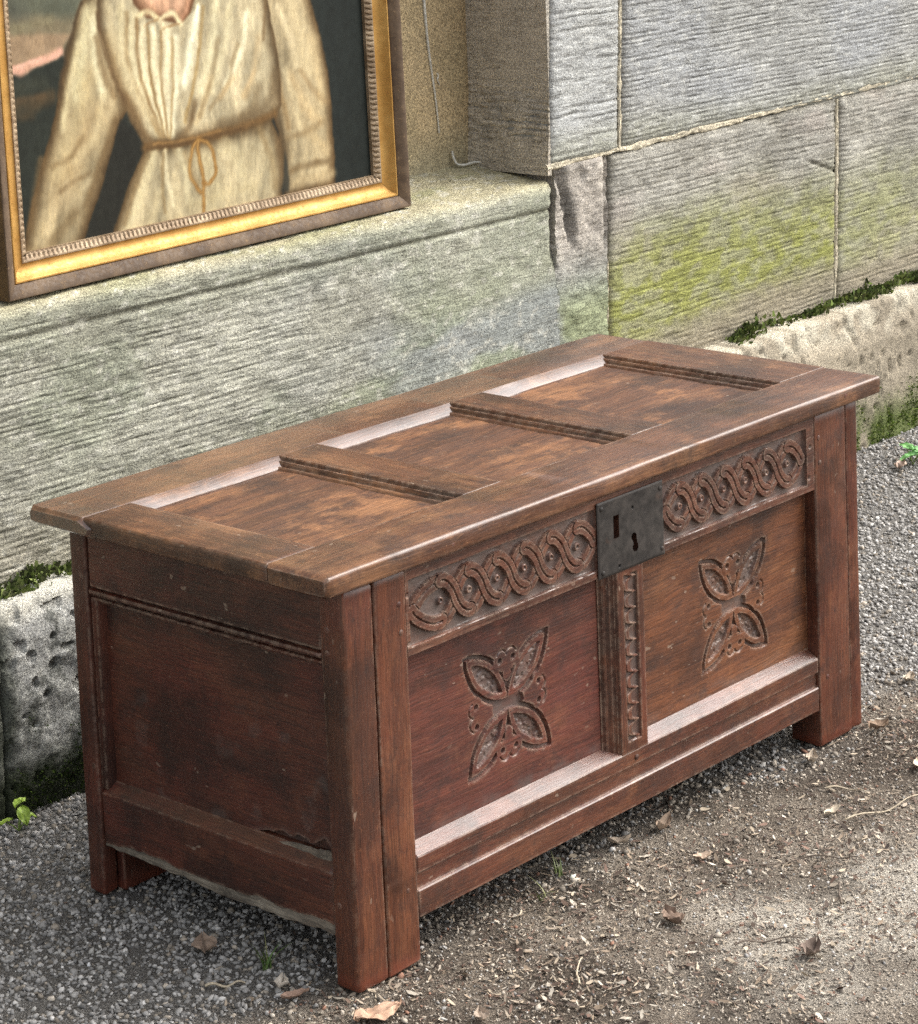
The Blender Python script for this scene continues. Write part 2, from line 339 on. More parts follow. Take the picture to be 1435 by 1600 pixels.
def chips(name, n, base, faces, size, keep, colf, label):
    x = rng.uniform(-.75, 3.2, n); y = rng.uniform(-1.02, .845, n)
    k = inpoly(x, y, POLY) & keep(x, y) & (rng.random(n) < 1); x = x[k]; y = y[k]; n = len(x)
    s = size(x, y)[:, None]*rng.uniform(.65, 1.35, (n, 3)); s[:, 2] *= .55
    V = base[None]*(1+rng.uniform(-.42, .42, (n, len(base), 3)))*s[:, None, :]
    V = np.einsum('nij,nkj->nki', rotmats(n), V)
    V += np.stack([x, y, gz(x, y)+s[:, 2]*rng.uniform(.05, .75, n)], -1)[:, None]
    F = faces[None]+(np.arange(n)*len(base))[:, None, None]
    c = np.repeat(colf(x, y, n), len(base), 0)
    o = mk(name, V.reshape(-1, 3), F.reshape(-1, 3), M['gravel'], col=c); return tag(o, label, kind='stuff')
def gcol(x, y, n):
    v = rng.lognormal(math.log(.33), .32, n); t = rng.random(n)
    grey = np.stack([v*1., v*.965, v*.915], -1)
    warm = np.stack([v*.98, v*.86, v*.71], -1)
    pale = np.array([.52, .5, .46])*rng.uniform(.7, 1.1, (n, 1))
    z = zone(x, y); c = np.where((rng.random(n) < .12+.78*(1-z))[:, None], warm, grey)
    c = np.where((t < .018+.045*(1-z))[:, None], pale, c); c = np.where(((t > .97) & (z < .6))[:, None], np.array([.3, .17, .12]), c)
    return np.clip(c*(1+sandy(x, y)[:, None]*.35), 0, .8)
chips('gravel', 100000, ICO, ICOF, lambda x, y: rng.uniform(.0025, .0053, len(x)), lambda x, y: rng.random(len(x)) < .03+.97*zone(x, y), gcol, 'loose angular grey stone chippings beside the wall')
chips('grit', 165000, OCT, OCTF, lambda x, y: rng.uniform(.0010, .0030, len(x)), lambda x, y: rng.random(len(x)) < .3+.5*(1-zone(x, y)), gcol, 'small pale grit pressed into the trodden earth')

def flakes(name, n, keep, smin, smax, cols, mat, label, zoff=.002):
    x = rng.uniform(-.6, 3.0, n); y = rng.uniform(-.95, .82, n); k = inpoly(x, y, POLY) & keep(x, y); x = x[k]; y = y[k]; n = len(x)
    L = rng.uniform(smin, smax, n)*rng.choice([.6, 1, 1, 1.6], n); Wd = L*rng.uniform(.10, .5, n)
    base = np.array([(-1, 0, .25), (-.3, .8, 0), (.5, .7, .1), (1, 0, .3), (.4, -.8, .05), (-.4, -.7, .12), (0, 0, -.05)])
    V = base[None]*np.stack([L, Wd, L*.35], -1)[:, None]/1.*(1+rng.uniform(-.3, .3, (n, 7, 3)))
    V = np.einsum('nij,nkj->nki', rotmats(n, .35), V)+np.stack([x, y, gz(x, y)+zoff+L*.25], -1)[:, None]
    f = np.array([(6, i, (i+1) % 6) for i in range(6)]); F = f[None]+(np.arange(n)*7)[:, None, None]
    c = np.array(cols)[rng.integers(0, len(cols), n)]*rng.uniform(.6, 1.25, (n, 1))
    return tag(mk(name, V.reshape(-1, 3), F.reshape(-1, 3), mat, col=np.repeat(c, 7, 0)), label, kind='stuff')
flakes('leaf_litter', 170000, lambda x, y: rng.random(len(x)) < (1-zone(x, y))*(1-.2*sandy(x, y))*ss(.30, .6, fbm(x*5, y*5, 44))*.9 + .004, .0012, .0056,
       [(.30, .23, .165), (.14, .095, .07), (.46, .38, .28), (.07, .052, .042), (.09, .065, .05), (.34, .28, .215), (.55, .49, .40), (.22, .14, .105)], M['litter'], 'crumbled dry leaves and bark scattered over the earth')

# ================================================================== wall
wall = empty('stone_wall', (1.5, .93, 0))
WI = np.array([1.5, .93, 0])
tag(wall, 'weathered tooled sandstone wall with window recess, sill and mossy plinth', 'wall')
SH = .06
def shx(x, z): return x + SH*(z-.8)*ss(1.3, 1.6, x)
def tool(x, z, pitch, amp, s, br=.45):
    """hand tooling: broken, wavering, roughly level chisel furrows over streaky broken stone"""
    zz = z + .005*(fbm(x*3.5, z*7, s, 3)-.5)*2
    ph = zz/pitch + .55*fbm(x*11, z*32, s+3, 3); li = np.floor(ph); t = ph-li
    wd = .09+.16*fbm(x*9+li*5.1, li*.77, s+11, 2)
    gr = np.exp(-((t-.5)/wd)**2)*ss(br-.10, br+.14, fbm(x*9+li*3.7, li*1.31, s+5, 4, .6))
    stv = fbm(x*16, zz*105, s+8, 4, .6); st2 = fbm(x*50, zz*130, s+9, 3, .6)
    return -amp*(.85*gr+.5*ss(.48, .28, stv)+.30*(.5-st2))
def edge(u, u0, u1, v, v0, v1, r=.006, a=.007):
    d = np.minimum(np.minimum(u-u0, u1-u), np.minimum(v-v0, v1-v)); return -a*np.exp(-np.maximum(d, 0)/r)
def rough(x, z, s, a=.004): return a*(fbm(x*22, z*22, s, 5, .6)-.5)*2
def wstone(name, x0, x1, z0, z1, H, C, mat='stone', dx=.006, dz=.0027, y=.93, depth=.2, shear=True, label=None, ea=.007):
    us = np.linspace(x0, x1, max(3, int((x1-x0)/dx))); vz = np.linspace(0, 1, max(3, int(((z1(x0) if callable(z1) else z1)-z0)/dz)))
    zt = (lambda x: z1(x)) if callable(z1) else (lambda x: z1+0*x)
    def J(u, v):
        z = z0+(zt(u)-z0)*v; return (shx(u, z) if shear else u), z
    def HH(u, v): X, Z = J(u, v); return H(u, Z)+edge(u, x0, x1, Z, z0, zt(u), a=ea)
    def CC(u, v, h): X, Z = J(u, v); return C(u, Z, h)
    o = relief(name, np.array((0, y, 0))-WI, (1, 0, 0), (0, 0, 1), (0, -1, 0), us, vz, HH, depth, M[mat], wall, 70, CC, jit=J)
    if label: o['label'] = label
    return o
A = np.array
def stains(base, x, z, s, var=.25):
    n = fbm(x*3.1, z*4.2, s, 5)[..., None]; m = fbm(x*11, z*11, s+7, 4)[..., None]
    return A(base)*(1+var*(n-.5)*2)*(1+var*.7*(m-.5)*2)
crs = lambda x: .803+.017*(x-1.55)
# block under the recess, its top is the window sill
def sillstone():
    us = np.linspace(-1.3, 1.573, 470)
    zf = np.linspace(.29, .752, 165); ar = np.linspace(0, 1, 9)[1:]; yt = np.linspace(.96, 1.2, 40)[1:]
    rows = [(.93, z, 0., -1.) for z in zf]
    rows[-1:] = [(.93, .752, 0, -1)]
    for a in ar: th = a*np.pi/2; rows.append((.93+.028*(1-math.cos(th)), .752+.024*math.sin(th), math.sin(th), -math.cos(th)))
    rows += [(y, .776+(y-.958)*.13, 1., 0.) for y in yt]
    R = A(rows); uu, kk = np.meshgrid(us, np.arange(len(R)), indexing='ij')
    ry, rz, nz, ny = R[kk, 0], R[kk, 1], R[kk, 2], R[kk, 3]
    fr = 1-nz
    right = ss(.6, 1.35, uu+.25*(rz-.55))
    h = tool(uu, rz, .0100, .0030, 11, .42)*fr*(1-.75*right)*ss(.765, .735, rz) + rough(uu*.6, rz+ry, 12, .0035) + rough(uu*2, (rz+ry)*2.2, 13, .002)
    h += -.006*np.exp(-((rz-.725-.004*(fbm(uu*5, rz*0, 4)-.5))/.004)**2)*fr       # drip line below the arris
    h += -.012*ss(1.555, 1.573, uu)*fr*ss(.56, .66, rz)
    h += .006*(fbm(uu*2.5, rz*5, 15)-.5)*fr
    P = np.stack([uu+.012*(fbm(uu*0+3, rz*14, 16)-.5)*2*ss(1.5, 1.573, uu)*ss(.57, .66, rz)+.012*ss(.66, .57, rz)*ss(1.5, 1.573, uu)+SH*(rz-.8)*ss(1.45, 1.573, uu), ry+ny*h, rz+nz*h], -1)
    green = ss(.42, .62, fbm(uu*3, rz*5, 21)); blue = ss(.5, .66, fbm(uu*2.4+3, rz*4, 23))*right
    c = stains((.365, .36, .30), uu, rz, 24, .36)
    c = mix(c, A((.225, .265, .18)), (green*.36)[..., None]); c = mix(c, A((.265, .285, .29)), (blue*.75)[..., None])
    c = mix(c, A((.44, .40, .26))*(.7+.5*fbm(uu*7, ry*9, 31))[..., None], (nz*.9)[..., None])
    c = mix(c, A((.20, .22, .10)), (.45*nz*ss(.5, .68, fbm(uu*4, ry*14, 33)))[..., None])
    c = mix(c, A((.30, .31, .24)), (.6*ss(.66, .735, rz)*fr)[..., None])
    c = mix(c, A((.25, .29, .14)), (.45*ss(.52, .66, fbm(uu*5+9, rz*9, 35))*right*fr*ss(.68, .5, rz))[..., None])
    c = mix(c, A((.36, .32, .25)), (.5*ss(.5, .36, rz)*(1-right))[..., None])
    wh = ss(.60, .70, fbm(uu*60, (rz+ry)*90, 37, 4)); c = mix(c, A((.58, .57, .50)), (wh*.5)[..., None])
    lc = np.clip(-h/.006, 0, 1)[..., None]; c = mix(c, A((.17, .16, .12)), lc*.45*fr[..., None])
    n = P.shape[:2]; V = P.reshape(-1, 3)-WI; F = gridfaces(*n)
    idx = np.arange(len(V)).reshape(n); B = V[idx[-1]]*A((1, 0, 1))+A((0, .33, 0)); k = len(V)+np.arange(n[1])
    S = np.stack([idx[-1, :-1], k[:-1], k[1:], idx[-1, 1:]], -1)
    o = mk('stone', np.concatenate([V, B]), [F, S], M['stone'], wall, 70, np.concatenate([c.reshape(-1, 3), c[-1]]))
    o['label'] = 'long tooled sill block below the recess, green and grey with age'
sillstone()
# foot of the jamb: pinkish broken patch between sill and joint
def jf_col(x, z, h):
    c = stains((.42, .385, .34), x, z, 51, .45); c = mix(c, A((.27, .29, .27)), (.92*ss(.68, .54, z+.08*(fbm(x*9, z*9, 52)-.5)))[..., None])
    c = mix(c, A((.27, .31, .13)), (.6*ss(.60, .5, z)*ss(.45, .6, fbm(x*7, z*7, 53)))[..., None]); d = np.exp(-((x-1.578-.05*np.sin((.8-z)*9))/.016)**2)*ss(.60, .68, z)
    return mix(c, A((.10, .095, .085)), (.75*d*ss(.35, .55, fbm(x*30, z*18, 54)))[..., None])
wstone('stone', 1.576, 1.738, .29, crs, lambda x, z: rough(x, z, 55, .009)+rough(x*3, z*3, 57, .004)-.016*np.exp(-((x-1.583-.04*np.sin((.8-z)*9))/.010)**2)*ss(.61, .68, z)-.01*np.exp(-((x-1.731)/.006)**2)*ss(.6, .65, z), jf_col, ea=.002, label='pinkish cracked patch of stone at the foot of the jamb')
# lower course right, with the band of yellow algae
def low_col(s, amt):
    def f(x, z, h):
        c = stains((.345, .335, .30), x, z, s, .36); c = mix(c, A((.40, .36, .325)), (.6*ss(.45, .6, fbm(x*4, z*9, s+1)))[..., None])
        n = fbm(x*4, z*7, s+2)-.5
        al = ss(.74, .50, z+.13*n)*ss(.35, .46, z-.03*(x-2.2)+.05*n)
        c = mix(c, A((.27, .285, .075)), (amt*al*(.62+.38*ss(.35, .6, fbm(x*30, z*60, s+3))))[..., None])
        c = mix(c, A((.29, .25, .18)), (.8*ss(.47, .39, z-.03*(x-2.2)+.06*n))[..., None])
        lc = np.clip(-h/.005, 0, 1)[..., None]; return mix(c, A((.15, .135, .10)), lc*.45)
    return f
hl = lambda s: (lambda x, z: tool(x, z, .0105, .0027, s, .45)+rough(x, z, s+1, .003)+.006*(fbm(x*18, z*26, s+2, 3)-.5)*ss(.62, .72, z))
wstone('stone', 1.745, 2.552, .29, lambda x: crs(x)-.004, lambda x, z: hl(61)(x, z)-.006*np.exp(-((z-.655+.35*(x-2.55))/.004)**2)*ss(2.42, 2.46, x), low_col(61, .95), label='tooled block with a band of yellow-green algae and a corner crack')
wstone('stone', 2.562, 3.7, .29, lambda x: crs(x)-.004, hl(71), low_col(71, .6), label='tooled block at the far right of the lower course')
# upper course
def up_col(s, base):
    def f(x, z, h):
        c = stains(base, x, z, s, .2); c = mix(c, A((.37, .385, .40)), (.7*ss(.45, .62, fbm(x*3, z*3, s+1)))[..., None])
        c = mix(c, A((.34, .34, .25)), (.55*ss(.90, .82, z+.05*(fbm(x*6, z*6, s+4)-.5)))[..., None])
        wh = ss(.60, .70, fbm(x*60, z*80, s+2, 4)); c = mix(c, A((.55, .555, .53)), (wh*.45)[..., None])
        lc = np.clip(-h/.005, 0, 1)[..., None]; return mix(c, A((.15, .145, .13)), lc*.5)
    return f
us_ = lambda x: 1.5+0*x
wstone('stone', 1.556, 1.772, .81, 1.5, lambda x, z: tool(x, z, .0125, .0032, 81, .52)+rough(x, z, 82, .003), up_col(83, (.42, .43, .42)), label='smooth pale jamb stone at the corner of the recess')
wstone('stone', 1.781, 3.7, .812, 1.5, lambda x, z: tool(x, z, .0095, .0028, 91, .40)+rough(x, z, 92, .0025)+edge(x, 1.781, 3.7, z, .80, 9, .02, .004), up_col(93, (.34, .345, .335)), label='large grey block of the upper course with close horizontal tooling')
for k, (xa, xb) in enumerate(((1.556, 2.3), (2.31, 3.7))):
    wstone('stone', xa, xb, 1.51, 2.3, hl(101+k), up_col(105+k, (.38, .38, .355)), dx=.02, dz=.01)
wstone('stone', -1.3, 1.556, 1.9, 2.3, hl(111), up_col(113, (.38, .38, .35)), dx=.03, dz=.015, shear=False)
# reveal of the recess (faces left) and its tan back
def rev_col(y, z, h):
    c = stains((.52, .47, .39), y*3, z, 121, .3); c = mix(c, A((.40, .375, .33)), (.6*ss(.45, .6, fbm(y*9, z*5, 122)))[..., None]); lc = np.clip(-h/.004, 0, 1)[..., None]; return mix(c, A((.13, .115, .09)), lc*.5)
ru = np.linspace(-1.2, -.934, 60); rz_ = np.linspace(.79, 1.9, 380)
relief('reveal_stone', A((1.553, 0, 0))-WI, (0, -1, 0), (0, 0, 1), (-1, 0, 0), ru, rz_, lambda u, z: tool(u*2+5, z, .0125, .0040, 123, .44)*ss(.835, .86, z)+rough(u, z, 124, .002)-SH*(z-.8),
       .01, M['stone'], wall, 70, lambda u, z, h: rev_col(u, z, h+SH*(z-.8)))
bx_ = np.linspace(-1.3, 1.72, 200); bz_ = np.linspace(.78, 1.9, 110)
def back_col(x, z, h):
    c = stains((.47, .365, .215), x, z, 131, .25); c = mix(c, A((.33, .27, .16)), (.5*ss(.45, .62, fbm(x*5, z*5, 132)))[..., None])
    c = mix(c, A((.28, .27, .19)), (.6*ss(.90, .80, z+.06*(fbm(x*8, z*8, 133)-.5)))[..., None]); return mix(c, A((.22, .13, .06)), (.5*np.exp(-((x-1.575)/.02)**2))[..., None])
relief('recess_back', A((0, 1.142, 0))-WI, (1, 0, 0), (0, 0, 1), (0, -1, 0), bx_, bz_, lambda x, z: rough(x, z, 134, .002), .1, M['plain_stone'], wall, 70, back_col)['label'] = 'tan back of the window recess'
# paint drips on the back of the recess
def tube(name, pts, r, mat, parent=None, seg=6, closed=True):
    pts = A(pts); n = len(pts); r = np.broadcast_to(np.asarray(r, float), (n,)); T = np.gradient(pts, axis=0); T /= np.linalg.norm(T, axis=1)[:, None]+1e-9
    up = np.where(np.abs(T[:, 2:3]) > .9, A([[1., 0, 0]]), A([[0, 0, 1.]])); U = np.cross(T, up); U /= np.linalg.norm(U, axis=1)[:, None]+1e-9; W_ = np.cross(U, T)
    a = np.arange(seg)/seg*2*np.pi
    V = pts[:, None]+r[:, None, None]*(np.cos(a)[None, :, None]*U[:, None]+np.sin(a)[None, :, None]*W_[:, None]); V = V.reshape(-1, 3)
    i = np.arange(n-1)[:, None]*seg; j = np.arange(seg)[None]; jn = (j+1) % seg
    F = np.stack([i+j, i+seg+j, i+seg+jn, i+jn], -1).reshape(-1, 4)
    return mk(name, V, [F, np.arange(seg)[None], (np.arange(seg)+(n-1)*seg)[None, ::-1]], mat, parent, 60)
for (x0, z0, x1, z1, r) in ((1.427, 1.25, 1.468, .872, .0042), (1.470, .99, 1.474, .965, .002)):
    t = np.linspace(0, 1, 14); tube('paint_drip', np.stack([x0+(x1-x0)*t+.002*np.sin(t*9), 0*t+1.140, z0+(z1-z0)*t], -1)-WI, r*(1-.6*t), M['drip'], wall)
# mortar in the joints
def mortar(pts, wd, s, proud=.0004):
    pts = A(pts, ); t = np.linspace(0, 1, max(8, int(np.hypot(*(pts[1]-pts[0]))/.004))); p = pts[0]+(pts[1]-pts[0])*t[:, None]
    d = (pts[1]-pts[0])/np.hypot(*(pts[1]-pts[0])); nn = A((-d[1], d[0])); k = np.linspace(-1, 1, 7)
    wv = wd*(.10+1.5*fbm(t*len(t)*.09, t*0+s, s, 4, .65)); off = .006*(fbm(t*len(t)*.06, t*0, s+2, 3)-.5)
    hh = proud*(1-np.abs(k)[None]**2)*1.5-.004*(np.abs(k)[None] > .9)+.0060*(fbm(t[:, None]*len(t)*.3+0*k, k[None]*2+0*t[:, None], s+4, 3)-.62)
    xz = p[:, None]+nn*(k[None]*wv[:, None]+off[:, None])[..., None]
    V = np.stack([xz[..., 0], .933-hh, xz[..., 1]], -1).reshape(-1, 3)-WI
    c = A((.60, .54, .41))*(.6+.7*fbm(V[:, 0]*40, V[:, 2]*40, s+6, 3))[:, None]
    F = gridfaces(len(t), 7)
    if d[0] < abs(d[1]): F = F[:, ::-1]
    mk('mortar_joint', V, F, M['mortar'], wall, 70, c)
sx = lambda x, z: (float(shx(A(x), z)), z)
mortar([(1.55, .806), (3.7, crs(3.7)+.004)], .0075, 3); mortar([sx(1.776, .812), sx(1.776, 1.5)], .006, 13); mortar([sx(2.557, .33), sx(2.557, .815)], .0055, 23); mortar([sx(1.741, .33), sx(1.741, .60)], .003, 33)
# plinth
def pl_right(x, z, h):
    c = stains((.34, .295, .225), x, z, 141, .3); pe = ss(.285, .335, z-.011*(x-2)+.09*(fbm(x*9, z*7, 142)-.5)); c = mix(c, A((.54, .50, .40)), (.85*pe*ss(.35, .6, fbm(x*24, z*24, 143)))[..., None])
    c = mix(c, A((.10, .14, .03)), (.85*ss(.17, .08, z+.05*(fbm(x*40, z*6, 145)-.5))*ss(.45, .58, fbm(x*13, z*2, 144)))[..., None]); return c
def pl_left(x, z, h):
    c = stains((.42, .42, .40), x, z, 151, .25); c = mix(c, A((.12, .125, .11)), (.7*ss(.56, .64, fbm(x*34, z*34, 152, 5, .6)))[..., None]); c = mix(c, A((.60, .60, .56)), (.6*ss(.55, .64, fbm(x*50+4, z*50, 158, 4)))[..., None])
    m = ss(-.05, .05, (x-.205)*.55-(z-.11)+.20*(fbm(x*13, z*13, 153, 4)-.5)); m = np.maximum(m, ss(.12, .05, z+.05*(fbm(x*20, z*20, 154)-.5))); m = np.maximum(m, .8*ss(.14, .10, x+.02*(fbm(x*9, z*30, 157)-.5)))
    c = mix(c, A((.022, .030, .010))*(.6+1.0*fbm(x*60, z*60, 155))[..., None], (.93*m)[..., None]); return mix(c, A((.62, .60, .52)), (ss(.29, .325, z+.03*(fbm(x*20, z*20, 156)-.5))*.8)[..., None])
ptop = lambda x: .331+.011*x
hpl = lambda s, a: (lambda x, z: rough(x, z, s, a)+rough(x*.3, z*.3, s+3, a*1.6)+.010*(vn(x*45, z*45, s+4) > .78)*-.6-.022*ss(.27, .34, z)*fbm(x*16, z*9, s+5))
for k, (xa, xb, cc, am) in enumerate(((-1.3, .092, pl_left, .009), (.099, .52, pl_left, .0065), (.525, 1.0, pl_left, .009), (1.01, 1.9, pl_right, .006), (1.91, 3.7, pl_right, .005))):
    o = wstone('plinth_stone', xa, xb, -.05, ptop, hpl(160+k*9, am), cc, 'rough_stone', dx=.0028 if k == 1 else .008 if k in (0, 2, 3) else .006, dz=.0028 if k == 1 else .005, y=.842, depth=.2, shear=False)
    if k == 1: o['label'] = 'pitted pale plinth stone darkened by moss'

def tufts(name, P, Nrm, size, cols, label, parent=None, spread=.6):
    n = len(P); L = rng.uniform(.5, 1.3, n)*size; d = A(Nrm)+rng.normal(0, spread, (n, 3)); d /= np.linalg.norm(d, axis=1)[:, None]
    sd_ = np.cross(d, rng.normal(0, 1, (n, 3))); sd_ /= np.linalg.norm(sd_, axis=1)[:, None]; wdt = L*rng.uniform(.25, .5, n)
    V = np.stack([P-sd_*wdt[:, None], P+sd_*wdt[:, None], P+d*L[:, None]+sd_*(wdt*.3)[:, None], P+d*(L*.92)[:, None]-sd_*(wdt*.5)[:, None]], 1)
    F = A([[0, 1, 2, 3]])[None]+(np.arange(n)*4)[:, None, None]; c = A(cols)[rng.integers(0, len(cols), n)]*rng.uniform(.55, 1.4, (n, 1))
    return tag(mk(name, V.reshape(-1, 3), F.reshape(-1, 4), M['moss'], parent, col=np.repeat(c, 4, 0)), label, kind='stuff')
# moss along the ledge between plinth and wall
n = 26000; mx = rng.uniform(-.6, 3.5, n); my = rng.uniform(.856, .934, n)
dens = ss(.44, .60, fbm(mx*4.4, my*4, 171))*ss(.875, .915, my+.012*(fbm(mx*11, 0*mx, 172)-.5)*2)
k = rng.random(n) < dens; mx = mx[k]; my = my[k]; hz = .026*ss(.4, .7, fbm(mx*16, my*20, 173))*rng.random(k.sum())
tufts('moss', np.stack([mx, my, ptop(mx)+hz], -1), (0, -.5, 1), .011, [(.15, .20, .055), (.09, .125, .04), (.2, .24, .08), (.10, .11, .05)], 'dark green cushions of moss along the plinth ledge')
# moss growing up the foot of the plinth
n = 9000; mx = rng.uniform(2.2, 3.2, n); mz = rng.uniform(.03, .2, n); k = rng.random(n) < ss(.46, .6, fbm(mx*13, mz*2, 144))*ss(.19, .08, mz+.05*(fbm(mx*40, mz*6, 145)-.5))
tufts('foot_moss', np.stack([mx[k], np.full(k.sum(), .842), mz[k]], -1), (0, -1, .5), .005, [(.13, .20, .03), (.08, .13, .025), (.2, .24, .06)], 'bright green moss creeping up the plinth foot behind the chest')
n = 9000; mx = rng.uniform(.1, .45, n); mz = rng.uniform(0, .22, n); k = rng.random(n) < .9*ss(-.02, .06, (mx-.205)*.55-(mz-.13)+.20*(fbm(mx*13, mz*13, 153, 4)-.5))
tufts('stone_moss', np.stack([mx[k], np.full(k.sum(), .838), mz[k]], -1), (0, -1, .4), .004, [(.03, .05, .01), (.02, .03, .008), (.05, .075, .014)], 'blackish green moss coating the plinth stone left of the chest')

# ================================================================== oak chest
chest = empty('oak_chest')
tag(chest, 'old carved oak chest with panelled lid and iron lock plate', 'chest')
Z0, Z1 = .551, .580
def pc(o, label): o['label'] = label; return o
# lid
def lidend(V):
    k = V[:, 0] < -.025; V[k, 2] += .004*ss(.54, .60, V[k, 1])*(V[k, 2] < .56); return V
pc(sweep('lid_rail', rr(-.012, .0985, Z0, Z1, (.006, .001, .0006, .005), 4), 'x', -.038, 1.256, M['lid_x'], chest, amp=.0012, seed=1, er=.006), 'front rail of the lid with a rubbed pale edge')
sweep('lid_rail', [(.452, Z0+.0015), (.575, Z0+.0015), (.580, Z0+.006), (.581, .574), (.577, Z1), (.4705, Z1), (.4690, .5795), (.4480, .5675), (.4475, .566)], 'x', -.041, 1.257, M['waxed_lid_x'], chest, amp=.0012, seed=2, er=.007, fn=lidend, smooth=20)
sweep('lid_end', rr(-.036, .056, Z0+.002, Z1-.0006, (.004, .001, .002, .005), 3), 'y', .0992, .4692, M['lid_y'], chest, amp=.0006, seed=3, er=.0008)
def mprof(x0, x1, right=True):
    p = [(x0-.027, .5535), (x0-.027, .5655), (x0-.0255, .5675), (x0-.022, .5695), (x0-.0185, .5698), (x0-.0165, .5685), (x0-.0150, .5690), (x0-.0135, .5725), (x0-.0105, .5752), (x0-.0075, .5752), (x0-.0060, .5738), (x0-.0045, .5738), (x0-.0030, .5785), (x0-.001, Z1), (x1, Z1)]
    p += [(x1+.004, .575), (x1+.016, .568), (x1+.016, .5535)] if right else [(x1+.003, .577), (x1+.003, .5535)]
    return p[::-1]
for k, (a, b, rt) in enumerate(((.352, .431, True), (.737, .813, True), (1.130, 1.253, False))):
    sweep('lid_muntin' if rt else 'lid_end', mprof(a, b, rt), 'y', .0992, .4692, M['lid_y'], chest, amp=.0005, seed=5+k, smooth=24, er=.0006)
for k, (a, b) in enumerate(((.050, .333), (.440, .718), (.822, 1.111))):
    relief('lid_panel', (0, 0, .5660), (1, 0, 0), (0, 1, 0), (0, 0, 1), np.linspace(a, b, 60), np.linspace(.094, .458, 60),
           lambda u, v: .0016*(fbm(u*9, v*26, 200+k)-.5)*2+.0006*(fbm(u*60, v*200, 205+k)-.5), .010, M['lidpanel_x'], chest, 40)
# posts, stiles
def post(name, p, z1=Z0-.001, seed=0, m='oak_z', **k): return sweep(name, p, 'z', 0, z1, M[m], chest, amp=.0016, seed=seed, er=.004, **k)
def chew(V):      # worn, uneven foot
    k = V[:, 2] < .02; V[k, 2] += .008*(fbm(V[k, 0]*60, V[k, 1]*60, 212)-.4); return V
post('corner_post', rr(.0, .0560, .0005, .0430, (.006, .002, .003, .003)), seed=11, n=70, fn=chew)
post('front_stile', rr(.0590, .1207, .0, .055, .003), seed=12, n=70, fn=chew)
post('front_stile', rr(1.078, 1.1655, .0, .058, .003), seed=13, fn=chew)
post('corner_post', rr(1.1695, 1.2015, .003, .050, .003), seed=14, fn=chew)
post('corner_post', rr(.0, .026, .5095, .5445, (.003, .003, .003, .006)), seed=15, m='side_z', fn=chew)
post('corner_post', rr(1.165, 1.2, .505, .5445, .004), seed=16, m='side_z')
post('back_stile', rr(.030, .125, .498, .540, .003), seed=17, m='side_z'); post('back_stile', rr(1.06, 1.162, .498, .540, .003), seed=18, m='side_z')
# left side frame
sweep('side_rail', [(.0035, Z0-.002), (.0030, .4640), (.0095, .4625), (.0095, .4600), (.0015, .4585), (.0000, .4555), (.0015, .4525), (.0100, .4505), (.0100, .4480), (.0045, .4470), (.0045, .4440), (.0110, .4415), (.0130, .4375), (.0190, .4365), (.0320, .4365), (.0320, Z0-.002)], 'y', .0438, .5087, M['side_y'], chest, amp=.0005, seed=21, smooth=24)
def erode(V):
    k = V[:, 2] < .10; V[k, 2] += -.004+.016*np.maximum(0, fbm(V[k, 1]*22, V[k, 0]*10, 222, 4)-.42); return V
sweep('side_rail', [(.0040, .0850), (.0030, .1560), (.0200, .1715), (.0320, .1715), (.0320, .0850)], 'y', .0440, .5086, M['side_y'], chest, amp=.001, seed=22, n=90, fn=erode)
def ragged(V):
    k = V[:, 2] < .079; V[k, 2] += .015*(fbm(V[k, 1]*30, V[k, 0]*40, 224, 4)-.55)+.006*ss(.2, .45, V[k, 1]); return V
pc(sweep('bottom_board', rr(.0050, .0300, .0690, .0880, .002), 'y', .0450, .5080, M['rotten'], chest, n=110, amp=.0022, seed=23, fn=ragged), 'frayed grey edge under the side rail')
def splint(V):
    k = V[:, 2] > .170; V[k, 2] -= .0125*ss(.11, .205, V[k, 1]); V[:, 0] += .004*ss(.10, .2, V[:, 1])
    V[:, 2] += .007*(fbm(V[:, 1]*55, V[:, 0]*60, 226, 4)-.5)*2*(V[:, 2] > .174); V[:, 0] += .004*(fbm(V[:, 1]*40, V[:, 2]*90, 227, 3)-.5); return V
pc(sweep('splinter', rr(.0135, .0200, .1600, .1745, .0012), 'y', .0460, .205, M['rotten'], chest, n=70, amp=.0015, seed=33, fn=splint), 'pale splintered edge along the foot of the side panel')
ps = np.linspace(-.5120, -.0420, 150); pv = np.linspace(0, 1, 95)
def sj(u, v):
    y = -u; zb = .1640+.0250*ss(.225, .15, y)*ss(.0, .10, y)*(.45+1.1*fbm(y*40, y*0, 231, 3)); return u, zb+(.4550-zb)*v
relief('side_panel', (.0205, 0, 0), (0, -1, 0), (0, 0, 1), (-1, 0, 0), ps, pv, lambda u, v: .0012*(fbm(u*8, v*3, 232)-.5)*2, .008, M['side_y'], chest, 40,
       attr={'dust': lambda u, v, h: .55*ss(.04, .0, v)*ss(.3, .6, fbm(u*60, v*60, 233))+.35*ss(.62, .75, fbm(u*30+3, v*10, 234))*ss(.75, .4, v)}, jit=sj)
sweep('jamb_strip', [(.0060, .4985), (.0205, .4930), (.0290, .4930), (.0290, .5092), (.0060, .5092)], 'z', .160, .4475, M['side_z'], chest, seed=24)
